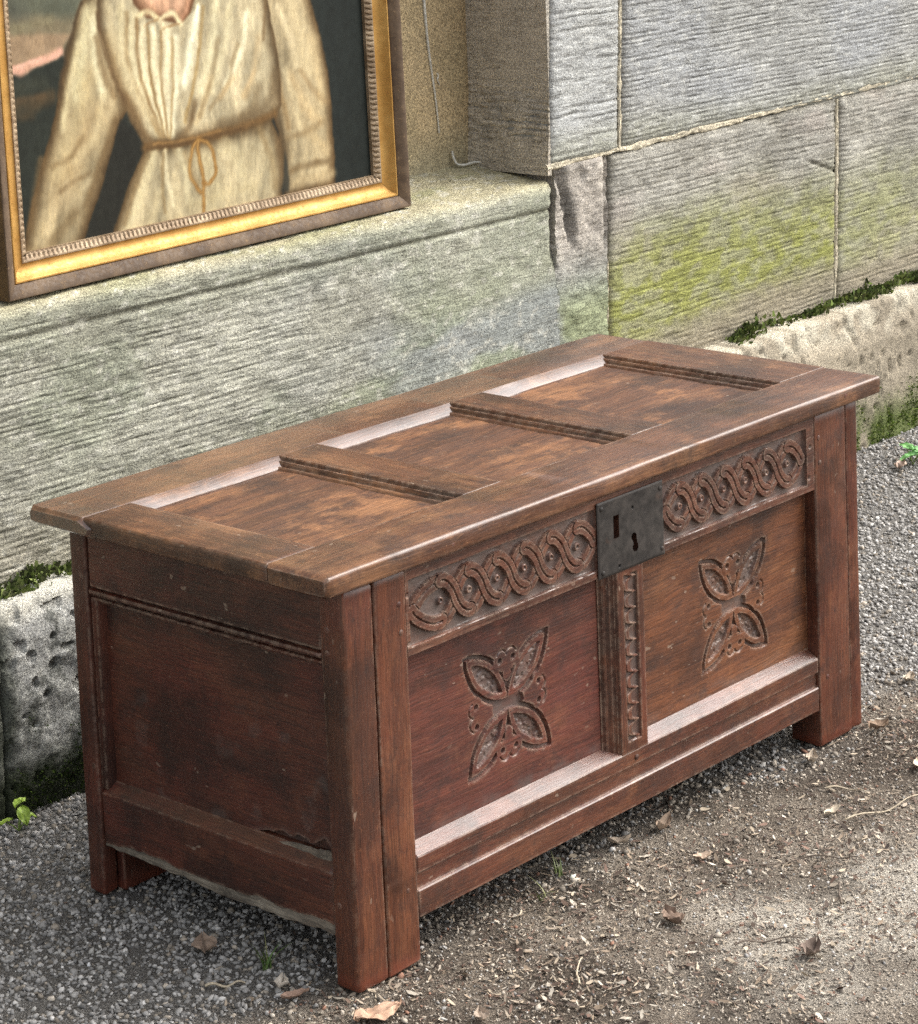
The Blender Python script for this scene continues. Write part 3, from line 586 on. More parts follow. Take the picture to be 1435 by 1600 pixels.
# right side, back and floor
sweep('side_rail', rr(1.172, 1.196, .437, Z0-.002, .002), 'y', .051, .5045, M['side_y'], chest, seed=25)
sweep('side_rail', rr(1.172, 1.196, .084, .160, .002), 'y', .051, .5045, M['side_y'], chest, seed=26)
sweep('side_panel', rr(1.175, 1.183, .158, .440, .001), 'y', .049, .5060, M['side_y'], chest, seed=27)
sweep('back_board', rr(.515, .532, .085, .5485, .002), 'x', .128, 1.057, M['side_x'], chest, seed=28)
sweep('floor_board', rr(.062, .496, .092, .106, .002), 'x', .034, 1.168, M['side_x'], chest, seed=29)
# front: carved top rail
def pdist(x, z, pts):
    d = np.full(x.shape, 9.); pts = A(pts)
    for a, b in zip(pts[:-1], pts[1:]):
        v = b-a; t = np.clip(((x-a[0])*v[0]+(z-a[1])*v[1])/(v@v+1e-12), 0, 1); d = np.minimum(d, np.hypot(x-a[0]-t*v[0], z-a[1]-t*v[1]))
    return d
def ribbons(d):
    g_ = -.0034+.0032*ss(.0009, .0015, d); o_ = ss(.0107, .0101, d)
    return g_*o_-.0068*(1-o_)
def guil(x, z, e0, e1, n, zm, xl, xr, amp=.0285):
    e = np.linspace(e0, e1, n); Pp = e[1]-e[0]
    def wave(t): c = math.cos(math.pi*t); return math.copysign(abs(c)**.74, c)
    D, Aa = [], []
    for i in range(n-1):
        t = np.linspace(0, 1, 17); cu = [(e[i]+Pp*q, wave(q)*amp) for q in t]
        D.append([(a, zm+b) for a, b in cu]); Aa.append([(a, zm-b) for a, b in cu])
    def end(ex, tip, sg):
        return [(ex+(tip-ex)*(q*2), zm+sg*wave(q)*amp) for q in np.linspace(0, .5, 10)]
    D += [end(e[0], xl, -1), end(e[-1], xr, 1)]; Aa += [end(e[0], xl, 1), end(e[-1], xr, -1)]
    dD = np.full(x.shape, 9.); dA = dD.copy()
    for c in D: dD = np.minimum(dD, pdist(x, z, c))
    for c in Aa: dA = np.minimum(dA, pdist(x, z, c))
    hD = ribbons(dD); hA = ribbons(dA)-.0006; h = np.where(dD < .0108, hD, np.where(dA < .0107, np.minimum(hA, -.0068+.0068*ss(.0108, .0116, dD)), -.0068))
    for ex in e:
        r = np.hypot(x-ex, z-zm); h = np.maximum(h, np.where((dD > .0107) & (dA > .0107), -.0068+.0050*ss(.0066, .0048, r)-.0024*ss(.0030, .0016, r), -9))
    return h
def rect(x, z, x0, x1, z0, z1): return np.minimum(np.minimum(x-x0, x1-x), np.minimum(z-z0, z1-z))
ru_ = np.arange(.1215, 1.0772, .00112); rv_ = np.arange(.4288, .5495, .00112); XX, ZZ = np.meshgrid(ru_, rv_, indexing='ij')
Hr = np.zeros_like(XX)
for (x0, x1, args) in ((.1285, .5245, (.1925, .4835, 6, .4862, .1350, .5195)), (.6790, 1.0560, (.7260, 1.0060, 6, .4862, .6900, 1.0420))):
    wob = .0012*(fbm(XX*40, ZZ*40, 241)-.5)*2
    sl = (XX[:, 0] > x0-.01) & (XX[:, 0] < x1+.01); hx = np.zeros_like(XX); hx[sl] = guil(XX[sl]+wob[sl], ZZ[sl]+wob[sl][:, ::-1], *args)
    m = ss(-.0006, .0012, rect(XX, ZZ, x0, x1, .4400, .5320)+wob*.6); Hr = np.where(m > 0, mix(Hr, hx, m), Hr)
Hr += .0005*(fbm(XX*120, ZZ*120, 243, 3)-.5)*2*(Hr < -.001)
for (px_, pz_) in ((1.062, .4515), (1.066, .5010), (.1255, .4450), (.1255, .5120)):
    Hr = np.minimum(Hr, -.003*ss(.0042, .0026, np.hypot(XX-px_, ZZ-pz_)))
Hr = np.where(rect(XX, ZZ, .5570, .5780, .4760, .5155) > 0, -.03, Hr); Hr = np.where(rect(XX, ZZ, .594, .622, .444, .482) > 0, -.03, Hr)
pc(relief('carved_rail', (0, .0015, 0), (1, 0, 0), (0, 0, 1), (0, -1, 0), ru_, rv_, Hr, .04, M['carved_x'], chest, 28, attr={'dust': lambda u, v, h: np.clip((-h-.0022)/.003, 0, 1)}), 'top rail carved with two bands of interlaced ribbon')
# front panels with the carved four-leaf flower
def vesica(x, z, ax, az, bx, bz, wd):
    L = math.hypot(bx-ax, bz-az); tx, tz = (bx-ax)/L, (bz-az)/L; u = (x-ax)*tx+(z-az)*tz-L/2; v = -(x-ax)*tz+(z-az)*tx
    R = (L*L/4+wd*wd)/(2*wd); return np.maximum(np.hypot(u, v-(R-wd)), np.hypot(u, v+(R-wd)))-R
def flower(x, z, cx, cz, sx=1., sz=1.):
    X = (x-cx)/sx; Z = (z-cz)/sz; X = X+.0012*(fbm(x*60, z*60, 251)-.5)*2; Z = Z+.0012*(fbm(x*60+9, z*60, 252)-.5)*2
    lv = [vesica(X, Z, .000, .009, -.084, .087, .0225), vesica(X, Z, .000, .009, .085, .083, .0215), vesica(X, Z, .000, -.009, -.082, -.086, .0215), vesica(X, Z, .000, -.009, .083, -.085, .0225)]
    d = np.minimum.reduce(lv)
    ctr = np.hypot(X*.75, Z)-.024
    gd = np.minimum(d-.0062, ctr)
    tre = np.full(X.shape, 9.); holes = tre.copy(); cres = tre.copy()
    for (ax_, az_) in ((0, 1), (0, -1), (1, 0), (-1, 0)):
        u = X*ax_+Z*az_; v = -X*az_+Z*ax_
        for s_ in (-1, 1):
            r = np.hypot(u-.066, v-s_*.0150); tre = np.minimum(tre, r-.0135); holes = np.minimum(holes, np.hypot(u-.067, v-s_*.0145)); cres = np.minimum(cres, np.where(u > .074, np.abs(np.hypot(u-.070, v-s_*.0100)-.0115), 9))
        tre = np.minimum(tre, np.hypot((u-.045)*.8, v)-.0095); tre = np.minimum(tre, np.where((u > .05) & (u < .1), np.abs(v)-.014, 9))
    gm = ss(.0006, -.0004, np.maximum(gd, -tre))
    h = -.0062*gm
    rib = ss(.0004, -.0004, d)*ss(-.0104, -.0096, d); inn = ss(-.0092, -.0106, d)
    h = np.where(d < .0006, np.maximum(h, mix(-.0062, -.0006, rib)), h); h = np.where(d < -.0092, mix(-.0014, -.0052-.0022*ss(.5, .68, fbm(X*160, Z*160, 255, 2)), inn), h)
    h = np.where(holes < .006, np.minimum(h, -.0058*ss(.0046, .0028, holes)), h)
    return np.minimum(h, -.0022*ss(.0017, .0006, cres))
for k, (xa, xb, fx, fz, mt, sx_) in enumerate(((.1195, .5500, .3425, .2925, 'panel_x', 1.), (.6460, 1.0790, .8800, .2890, 'panel_r', .965))):
    pu = np.arange(xa, xb, .00135); pz = np.arange(.150, .4305, .00135)
    def HP(u, v): return flower(u, v, fx, fz, sx_, .97)+.0012*(fbm(u*6, v*20, 260+k)-.5)
    o = relief('front_panel', (0, .0222, 0), (1, 0, 0), (0, 0, 1), (0, -1, 0), pu, pz, HP, .01, M[mt], chest, 28, attr={'dust': lambda u, v, h: .85*np.clip((-h-.0030)/.0022, 0, 1)+.5*ss(.020, .0, v-.158-.012*fbm(u*25, v*3, 262))*ss(.3, .6, fbm(u*30, v*60, 263))})
    o['label'] = ('reddish' if k == 0 else 'lighter brown')+' front panel carved with a four-leaf flower'
# muntin with the scrolled strip
mu_ = np.arange(.5445, .6525, .00115); mv_ = np.arange(.1475, .4300, .00115)
def HM(u, v):
    d = np.minimum(u-.5445, .6525-u)
    h = np.interp(d, [0, .003, .0045, .0075, .0085, .0115, .0130, .0150, .0165, .0195, .0205, .0222, .0232, .06], [-.0195, -.0190, -.0150, -.0130, -.0135, -.0105, -.0085, -.0080, -.0090, -.0045, -.0045, -.0030, 0, 0])
    pt = .0244; ph = (v-.168)/pt; t = ph-np.floor(ph); tw = t+.16*np.sin(2*np.pi*t); cx = .5985+.0085*np.cos(2*np.pi*tw)
    din = rect(u, v, .5830, .6150, .1640, .4180); rid = ss(.0068, .0042, np.abs(u-cx)); sunk = -.0052*(1-rid)-.0024*rid*t
    return np.where(din > 0, mix(h, sunk, ss(0, .0014, din)), h)
relief('carved_muntin', (0, .0010, 0), (1, 0, 0), (0, 0, 1), (0, -1, 0), mu_, mv_, HM, .03, M['oak_z'], chest, 28, attr={'dust': lambda u, v, h: np.where((u > .583) & (u < .615), np.clip((-h-.003)/.002, 0, 1), 0)})
# bottom rail
sweep('front_rail', [(.0010, .0635), (.0010, .0995), (.0022, .1012), (.0062, .1022), (.0066, .1245), (.0012, .1265), (.0008, .1470), (.0018, .1490), (.0225, .1612), (.0550, .1612), (.0550, .0635)][::-1], 'x', .1212, 1.0776, M['waxed_x'], chest, amp=.0008, seed=31, n=110, smooth=20)
# lock plate
lu = np.arange(.5238, .6792, .0011); lv_ = np.arange(.4265, .5400, .0011)
def HL(u, v):
    h = .0008*(fbm(u*20, v*20, 271)-.5)*2+.0012*ss(.64, .69, u)*ss(.45, .43, v)-.0012*ss(.003, 0, rect(u, v, .5238, .6792, .4265, .5400))
    s_ = rect(u, v, .5605, .5730, .4795, .5125) > 0
    kx = .6075+.0022*np.sin((v-.45)*160); key = (np.hypot(u-.6068, v-.4715) < .0052) | ((np.abs(u-kx) < .0040) & (v > .4530) & (v < .4715)) | ((np.hypot(u-.6100, v-.4555) < .0062))
    h = np.where(s_ | key, -.022, h)
    for (a, b) in ((.6055, .5155), (.5715, .4360)): h = np.where(np.hypot(u-a, v-b) < .0024, -.003, h)
    return h
lock = pc(relief('lock_plate', (0, -.0022, 0), (1, 0, 0), (0, 0, 1), (0, -1, 0), lu, lv_, HL, .0022, M['iron'], chest, 50, cut=-.015), 'square dark iron lock plate with a slot and a keyhole')
def stud(name, c, n, r, hgt, mat, parent):
    n = A(n, float); a = np.cross(n, (0, 0, 1.)) if abs(n[2]) < .9 else A((1., 0, 0)); a /= np.linalg.norm(a); b = np.cross(n, a); th = np.arange(10)/10*2*np.pi; V = []
    for (q, hh) in ((1.0, -.002), (1.0, hgt*.5), (.6, hgt)): V += [A(c)+r*q*(math.cos(t)*a+math.sin(t)*b)+n*hh for t in th]
    F = [[i*10+j, i*10+(j+1) % 10, i*10+10+(j+1) % 10, i*10+10+j] for i in range(2) for j in range(10)]
    return mk(name, V, [A(F), (20+np.arange(10))[None]], mat, parent, 50)
for (a, b) in ((.5330, .5300), (.6715, .5290), (.5330, .4350), (.6720, .4370)): stud('nail', (a, -.0022, b), (0, -1, 0), .0036, .0018, M['iron'], lock)
for (a, b) in ((.107, .505), (.109, .466), (1.089, .511), (1.091, .470), (.1000, .110), (1.100, .112), (.6005, .1365)): stud('peg', (a, .0008, b), (0, -1, 0), .0042, .0016, M['side_z'], chest)
for (a, b) in ((.030, .494), (.031, .462), (.522, .515), (.523, .486), (.030, .117), (.518, .195)): stud('peg', (.0008, a, b), (-1, 0, 0), .0045, .0016, M['side_z'], chest)
for (a, b) in ((1.150, .568), (.205, .564)): stud('peg', (a, -.0115, b), (0, -1, 0), .0035, .001, M['side_z'], chest)

# ================================================================== framed painting on the sill
root = empty('framed_painting')
tag(root, 'gilt framed oil portrait of a figure in a cream dress, standing on the sill', 'painting')
pu_, pn_ = A((.99961, .02791, 0.)), A((.02791, -.99946, .01745)); pw_ = np.cross(pn_, pu_); pw_ *= np.sign(pw_[2])
root.matrix_world = Matrix(((pu_[0], -pn_[0], pw_[0], .238), (pu_[1], -pn_[1], pw_[1], .948), (pu_[2], -pn_[2], pw_[2], .782), (0, 0, 0, 1)))
FW, FH = .967, 1.14
def frameband(name, prof, mat, orn=None, bump=.0005, seed=0):
    """one moulding of the frame: prof = (inset, depth) points, mitred at the corners; four pieces"""
    prof = A(prof)
    for sd_ in range(4):
        Lr = FW if sd_ % 2 == 0 else FH; n = int(Lr/(.0016 if orn else .008)); t = np.linspace(0, 1, n); V = np.zeros((n, len(prof), 3))
        for j, (ins, dep) in enumerate(prof):
            s_ = ins+(Lr-2*ins)*t; dd = dep+0*s_
            if orn: dd = dd-orn(s_, j/(len(prof)-1))
            dd = dd+bump*2*(fbm(s_*40, 0*s_+j*.7, seed+sd_, 3)-.5)
            if sd_ == 0: V[:, j] = np.stack([s_, dd, 0*s_+ins], -1)
            elif sd_ == 1: V[:, j] = np.stack([0*s_+FW-ins, dd, s_], -1)
            elif sd_ == 2: V[:, j] = np.stack([FW-s_, dd, 0*s_+FH-ins], -1)
            else: V[:, j] = np.stack([0*s_+ins, dd, FH-s_], -1)
        mk(name, V.reshape(-1, 3), gridfaces(n, len(prof)), mat, root, 45)
frameband('frame_side', [(.002, .060), (.000, .050), (.0, .002)], M['frame_side'], seed=301)
frameband('outer_moulding', [(.0, .002), (.001, .0), (.0035, -.0005), (.012, .0035), (.0195, .0085), (.0215, .0105), (.0225, .0125)], M['frame_brown'], seed=305)
frameband('gilt_cove', [(.0225, .0125), (.0240, .0105), (.0262, .0105), (.0280, .0130), (.0310, .0180), (.0350, .0222), (.0400, .0248), (.0450, .0258), (.0490, .0256), (.0505, .0250)], M['gold'], seed=309)
frameband('leaf_tip_border', [(.0505, .0250), (.0515, .0232), (.0525, .0232), (.0535, .0262), (.0550, .0268), (.0568, .0276), (.0585, .0284), (.0602, .0292), (.0620, .0300), (.0638, .0308), (.0648, .0300), (.0658, .0300), (.0662, .0375)], M['gold_worn'],
          orn=lambda s_, q: (.0032*ss(.02, .22, np.abs(np.sin(np.pi*s_/.0098))**.8*1.15-(q-.22)*1.75)*(q > .2)*(q < .8)), bump=.0002, seed=315)
PAINT=[('p',(92,94,76),0.0395,1,[(0.0674,0.8759),(0.3096,0.8696),(0.2673,0.4103),(0.1728,0.3682),(0.0171,0.3456)]),
('p',(118,106,80),0.0184,0.9,[(0.0276,0.4562),(0.227,0.4304),(0.1806,0.3778),(0.0176,0.3506)]),
('p',(150,124,94),0.0105,0.9,[(0.0243,0.421),(0.1997,0.405),(0.1689,0.3708),(0.0967,0.3512),(0.0188,0.3637)]),
('s',(70,72,62),0.0342,0.6,[(0.0419,0.4699),(0.0926,0.4495)]),
('s',(76,80,66),0.0263,0.5,[(0.1339,0.4607),(0.2005,0.4436)]),
('s',(130,122,90),0.0132,0.5,[(0.0771,0.4255),(0.1583,0.4323)]),
('s',(214,160,134),0.0118,0.9,[(0.0386,0.3654),(0.0838,0.3559),(0.1181,0.3642),(0.1736,0.3765)]),
('s',(228,174,148),0.0066,0.9,[(0.0685,0.3618),(0.105,0.3678),(0.1391,0.3721)]),
('p',(40,44,37),0.0066,1,[(0.0183,0.3576),(0.0599,0.3546),(0.088,0.343),(0.1243,0.3583),(0.1769,0.3678),(0.1923,0.3555),(0.1429,0.0465),(-0.0088,0.0729)]),
('s',(92,70,42),0.0184,0.55,[(0.0656,0.3036),(0.119,0.3018),(0.1468,0.3087)]),
('s',(80,62,38),0.0132,0.5,[(0.0572,0.2841),(0.1037,0.2831)]),
('s',(62,64,50),0.0184,0.5,[(0.068,0.329),(0.1352,0.331)]),
('s',(104,78,50),0.0079,0.4,[(0.0794,0.309),(0.1333,0.3104)]),
('p',(33,38,35),0.0263,1,[(0.7971,0.857),(1.0373,0.8508),(0.9661,0.0002),(0.7594,0.033)]),
('p',(186,166,122),0.0053,1,[(0.2233,0.4507),(0.261,0.4955),(0.3193,0.5114),(0.3278,0.4467),(0.2907,0.3866),(0.3009,0.3106),(0.3113,0.2663),(0.2884,0.2371),(0.2534,0.1671),(0.2126,0.0932),(0.1732,0.0306),(0.0604,0.0504),(0.0799,0.1149),(0.1145,0.1962),(0.1518,0.2746),(0.1748,0.345),(0.1997,0.405)]),
('s',(206,196,150),0.0263,0.7,[(0.2386,0.4345),(0.218,0.363),(0.2012,0.3018)]),
('s',(224,218,176),0.0118,0.75,[(0.2487,0.4229),(0.2457,0.3598),(0.2567,0.2948)]),
('s',(190,170,120),0.0316,0.55,[(0.2317,0.3297),(0.1963,0.2497),(0.1555,0.1817)]),
('s',(216,202,152),0.0118,0.6,[(0.2116,0.3848),(0.1857,0.3143),(0.1663,0.2538)]),
('s',(176,150,104),0.0342,0.55,[(0.2398,0.265),(0.1915,0.1975),(0.1448,0.1412)]),
('s',(206,188,140),0.0132,0.5,[(0.2567,0.2948),(0.2369,0.2335),(0.1915,0.1975)]),
('s',(112,88,54),0.0132,0.6,[(0.2809,0.2489),(0.247,0.1894),(0.2068,0.1208)]),
('s',(110,86,52),0.0118,0.6,[(0.1157,0.2085),(0.0979,0.1486),(0.0837,0.0986)]),
('s',(120,96,60),0.0092,0.5,[(0.2086,0.2321),(0.1783,0.2047),(0.136,0.193)]),
('s',(196,176,132),0.0132,0.5,[(0.1671,0.1588),(0.1361,0.1215),(0.1198,0.0926)]),
('s',(112,92,60),0.0158,0.6,[(0.1837,0.1139),(0.1245,0.0708)]),
('s',(186,168,126),0.0105,0.5,[(0.2162,0.162),(0.1857,0.1348)]),
('s',(116,92,58),0.0079,0.5,[(0.1525,0.1505),(0.1813,0.162),(0.2171,0.1725)]),
('s',(70,54,34),0.0053,0.8,[(0.2263,0.4525),(0.1998,0.4071),(0.175,0.347),(0.163,0.3067)]),
('s',(124,98,62),0.0105,0.6,[(0.2514,0.3909),(0.2605,0.3368),(0.282,0.2915)]),
('p',(196,176,132),0.0053,1,[(0.6376,0.4834),(0.7473,0.4738),(0.7678,0.4031),(0.7862,0.3435),(0.8003,0.2723),(0.8078,0.2014),(0.8044,0.0612),(0.6701,0.0588),(0.6697,0.1485),(0.6522,0.2275),(0.6386,0.3482)]),
('s',(214,194,146),0.0289,0.65,[(0.7098,0.4202),(0.7365,0.3489),(0.7471,0.2787)]),
('s',(226,208,162),0.0132,0.6,[(0.6835,0.4001),(0.711,0.3402),(0.7234,0.293)]),
('s',(208,184,134),0.0211,0.6,[(0.7685,0.3339),(0.7759,0.2637),(0.7753,0.2173)]),
('s',(206,178,126),0.0184,0.55,[(0.7051,0.2722),(0.7411,0.2101),(0.7723,0.1828)]),
('s',(140,114,74),0.0118,0.7,[(0.6654,0.3226),(0.6778,0.2413),(0.6923,0.1821)]),
('s',(150,122,80),0.0092,0.5,[(0.7306,0.2807),(0.7606,0.2424),(0.7954,0.2147)]),
('s',(196,172,124),0.0184,0.55,[(0.7227,0.1895),(0.761,0.1495),(0.7846,0.1286)]),
('s',(132,108,70),0.0105,0.5,[(0.6876,0.1655),(0.7377,0.1701),(0.7857,0.181)]),
('s',(120,98,64),0.0105,0.8,[(0.6789,0.1035),(0.7324,0.1094),(0.7915,0.1101)]),
('s',(184,162,118),0.0158,0.6,[(0.6969,0.0835),(0.7636,0.0815),(0.7979,0.0857)]),
('s',(206,190,146),0.0105,0.5,[(0.6915,0.2853),(0.7126,0.2254),(0.7217,0.1781)]),
('s',(80,66,44),0.0079,0.7,[(0.645,0.3475),(0.6595,0.255),(0.6729,0.1847),(0.6757,0.104)]),
('p',(208,192,150),0.0053,1,[(0.263,0.5164),(0.6504,0.4823),(0.6639,0.3794),(0.6785,0.2869),(0.6763,0.2243),(0.6483,0.2018),(0.4989,0.1929),(0.3428,0.1972),(0.3165,0.2441),(0.283,0.3341),(0.2561,0.4115)]),
('p',(222,172,134),0.0066,1,[(0.3279,0.5107),(0.5074,0.4949),(0.4724,0.4104),(0.4469,0.3956),(0.4146,0.4023),(0.3683,0.4125),(0.3415,0.4389)]),
('s',(206,150,114),0.0079,0.6,[(0.4773,0.4647),(0.461,0.4182),(0.4443,0.4002)]),
('s',(216,200,150),0.0079,0.9,[(0.3455,0.4192),(0.3721,0.4229),(0.3916,0.4101)]),
('s',(222,208,160),0.0079,0.9,[(0.3972,0.4073),(0.4277,0.415),(0.4469,0.3956)]),
('s',(150,118,76),0.0039,0.8,[(0.3584,0.4006),(0.3822,0.4046),(0.3943,0.4076)]),
('s',(150,118,76),0.0039,0.8,[(0.4045,0.3892),(0.4289,0.3953),(0.4439,0.3959)]),
('s',(232,222,178),0.0118,0.7,[(0.3555,0.401),(0.354,0.3203),(0.3874,0.2171)]),
('s',(238,228,184),0.0105,0.7,[(0.3813,0.3939),(0.38,0.315),(0.394,0.2162)]),
('s',(236,228,186),0.0118,0.7,[(0.4131,0.3861),(0.4062,0.3096),(0.4022,0.2151)]),
('s',(240,234,194),0.0132,0.7,[(0.4327,0.3709),(0.4263,0.3006),(0.4073,0.2143)]),
('s',(216,204,158),0.0118,0.7,[(0.3344,0.4246),(0.3319,0.3337),(0.3816,0.2179)]),
('s',(206,192,146),0.0158,0.7,[(0.3126,0.4375),(0.3095,0.3417),(0.3757,0.2187)]),
('s',(140,112,68),0.0053,0.75,[(0.3682,0.3953),(0.368,0.3121),(0.3908,0.2079)]),
('s',(150,122,78),0.0053,0.75,[(0.3982,0.3856),(0.391,0.306),(0.3976,0.2069)]),
('s',(136,106,64),0.0066,0.75,[(0.345,0.4128),(0.344,0.3225),(0.3853,0.2086)]),
('s',(160,132,84),0.0053,0.75,[(0.4238,0.3719),(0.4171,0.2974),(0.4034,0.2061)]),
('s',(150,124,80),0.0079,0.75,[(0.323,0.4258),(0.3215,0.3306),(0.3801,0.2094)]),
('s',(240,236,200),0.0158,0.8,[(0.4805,0.3986),(0.4636,0.3456),(0.4467,0.2926)]),
('s',(244,240,206),0.0079,0.8,[(0.4885,0.4198),(0.4715,0.3666)]),
('s',(160,132,80),0.0066,0.75,[(0.5006,0.4186),(0.4856,0.3541),(0.4677,0.29),(0.4408,0.2274)]),
('s',(226,216,170),0.0184,0.7,[(0.5321,0.4265),(0.5201,0.3613),(0.4848,0.2769)]),
('s',(236,230,190),0.0105,0.7,[(0.603,0.397),(0.5862,0.3316),(0.5409,0.281)]),
('s',(222,210,164),0.0158,0.6,[(0.565,0.4121),(0.5467,0.3472),(0.5061,0.2742)]),
('s',(216,192,140),0.0118,0.6,[(0.5081,0.2962),(0.4854,0.2491),(0.4648,0.2241)]),
('s',(220,190,136),0.0092,0.6,[(0.562,0.2896),(0.5281,0.2603)]),
('s',(214,184,132),0.0079,0.5,[(0.6147,0.2945),(0.5824,0.2534)]),
('s',(188,160,112),0.0132,0.5,[(0.6306,0.3491),(0.6147,0.2945),(0.5902,0.2524)]),
('s',(128,104,66),0.0092,0.5,[(0.5323,0.3599),(0.5111,0.2958),(0.4749,0.2339)]),
('s',(132,108,70),0.0079,0.45,[(0.5778,0.3437),(0.547,0.2803),(0.5032,0.2412)]),
('s',(96,76,48),0.0211,0.6,[(0.6647,0.2772),(0.6447,0.2341),(0.5787,0.2111)]),
('s',(104,84,54),0.0184,0.5,[(0.6228,0.2596),(0.5956,0.2235),(0.5237,0.2106)]),
('s',(104,80,48),0.0118,0.7,[(0.4663,0.2571),(0.4493,0.2207),(0.4297,0.2047)]),
('s',(150,122,78),0.0211,0.6,[(0.2822,0.3875),(0.2962,0.3219),(0.3318,0.2528)]),
('s',(196,180,136),0.0158,0.6,[(0.2814,0.4407),(0.2926,0.3757),(0.3214,0.2973)]),
('s',(112,86,52),0.0118,0.7,[(0.3075,0.2883),(0.3371,0.2305),(0.3567,0.2039)]),
('s',(206,190,146),0.0105,0.55,[(0.3077,0.3847),(0.3233,0.3186),(0.3564,0.2496)]),
('s',(96,72,44),0.0066,0.7,[(0.258,0.4325),(0.2644,0.3789),(0.2849,0.3232),(0.3066,0.2777)]),
('s',(110,84,50),0.0066,0.6,[(0.656,0.4367),(0.6418,0.3479)]),
('p',(36,36,30),0.0079,1,[(0.2953,0.2491),(0.3248,0.2235),(0.3397,0.1954),(0.3063,0.1483),(0.2758,0.0991),(0.252,0.0275),(0.1797,0.0401),(0.2154,0.0927),(0.2564,0.1688)]),
('p',(194,178,136),0.0053,1,[(0.3457,0.1968),(0.4987,0.1907),(0.6485,0.204),(0.6704,0.1564),(0.6757,0.104),(0.661,0.0487),(0.619,-0.0593),(0.2374,0.0085),(0.2652,0.0771),(0.3077,0.1481)]),
('s',(206,192,146),0.0158,0.7,[(0.3622,0.1835),(0.3355,0.133),(0.3009,0.0733)]),
('s',(214,202,160),0.0079,0.8,[(0.3889,0.1841),(0.3905,0.1356),(0.4013,0.0899)]),
('s',(130,106,66),0.0066,0.6,[(0.3856,0.1802),(0.3778,0.1266),(0.3797,0.0824)]),
('s',(208,196,152),0.0132,0.6,[(0.4218,0.1838),(0.436,0.1398),(0.4381,0.0952)]),
('s',(118,94,58),0.0092,0.6,[(0.3505,0.1852),(0.3197,0.1355),(0.2881,0.0755)]),
('s',(196,182,138),0.0211,0.55,[(0.5285,0.1764),(0.5648,0.1431),(0.5765,0.0961)]),
('s',(186,172,128),0.0237,0.5,[(0.4801,0.1554),(0.5057,0.0958),(0.4875,0.0651)]),
('s',(134,110,70),0.0132,0.6,[(0.6169,0.1924),(0.6438,0.1316),(0.6479,0.0852)]),
('s',(112,88,56),0.0158,0.6,[(0.6645,0.163),(0.6682,0.0936)]),
('s',(150,126,84),0.0105,0.4,[(0.4359,0.1729),(0.4611,0.1138)]),
('s',(198,182,136),0.0132,0.5,[(0.3709,0.1167),(0.3524,0.0758),(0.3349,0.0459)]),
('s',(190,174,128),0.0158,0.4,[(0.4431,0.0833),(0.5365,0.091),(0.6001,0.0925)]),
('p',(42,46,42),0.0079,0.7,[(0.663,0.0714),(0.679,0.1426),(0.6862,0.1116),(0.6824,0.0684)]),
('s',(112,82,44),0.0118,0.9,[(0.3428,0.1972),(0.3959,0.1951),(0.4683,0.1949),(0.5303,0.1974),(0.597,0.203),(0.6589,0.2118)]),
('s',(86,62,34),0.0053,0.7,[(0.3482,0.1921),(0.4527,0.1904),(0.5775,0.1977)]),
('s',(150,112,62),0.0039,0.6,[(0.3635,0.1986),(0.4534,0.1981),(0.5228,0.2007)]),
('s',(132,92,40),0.0066,0.9,[(0.4651,0.1931),(0.4509,0.1708),(0.445,0.1384),(0.4579,0.1121),(0.4661,0.1019)]),
('s',(178,136,72),0.0029,0.7,[(0.4651,0.1931),(0.4509,0.1708),(0.445,0.1384),(0.4579,0.1121),(0.4661,0.1019)]),
('s',(132,92,40),0.0066,0.9,[(0.4712,0.1923),(0.4946,0.1801),(0.5047,0.1541),(0.5039,0.1274),(0.492,0.1158)]),
('s',(178,136,72),0.0029,0.7,[(0.4712,0.1923),(0.4946,0.1801),(0.5047,0.1541),(0.5039,0.1274),(0.492,0.1158)]),
('s',(132,92,40),0.0066,0.9,[(0.4681,0.1927),(0.468,0.1572),(0.4737,0.1175),(0.4692,0.068)]),
('s',(178,136,72),0.0029,0.7,[(0.4681,0.1927),(0.468,0.1572),(0.4737,0.1175),(0.4692,0.068)]),
('s',(132,92,40),0.0066,0.9,[(0.4738,0.1186),(0.4855,0.1123),(0.492,0.1158)]),
('s',(178,136,72),0.0029,0.7,[(0.4738,0.1186),(0.4855,0.1123),(0.492,0.1158)]),
('p',(218,168,130),0.0079,1,[(0.3768,0.5064),(0.3865,0.6448),(0.4808,0.6388),(0.4682,0.4983)]),
('p',(222,174,136),0.0105,1,[(0.3523,0.6364),(0.3462,0.7109),(0.3802,0.7833),(0.4507,0.8019),(0.513,0.778),(0.5319,0.701),(0.5109,0.6368),(0.4665,0.5964),(0.4137,0.5894),(0.3744,0.6083)]),
('p',(70,48,30),0.0132,1,[(0.3228,0.6278),(0.3244,0.7226),(0.3606,0.8052),(0.4541,0.8392),(0.5376,0.7987),(0.5635,0.7103),(0.544,0.6128),(0.5261,0.6359),(0.539,0.7116),(0.5045,0.7675),(0.449,0.7827),(0.3832,0.7684),(0.3548,0.7104),(0.3533,0.6469)])]
cxs = np.arange(.0600, .9075, .0026); czs = np.concatenate([np.arange(.0600, .470, .0026), np.arange(.475, 1.082, .012)])
CU, CW = np.meshgrid(cxs, czs, indexing='ij')
wu = CU+.0035*(fbm(CU*45, CW*45, 401)-.5)*2; ww = CW+.0035*(fbm(CU*45+7, CW*45, 402)-.5)*2
img = np.ones(CU.shape+(3,))*A((38, 40, 35))/255.
img = img*(1+.25*(fbm(CU*8, CW*8, 403)-.5)[..., None])
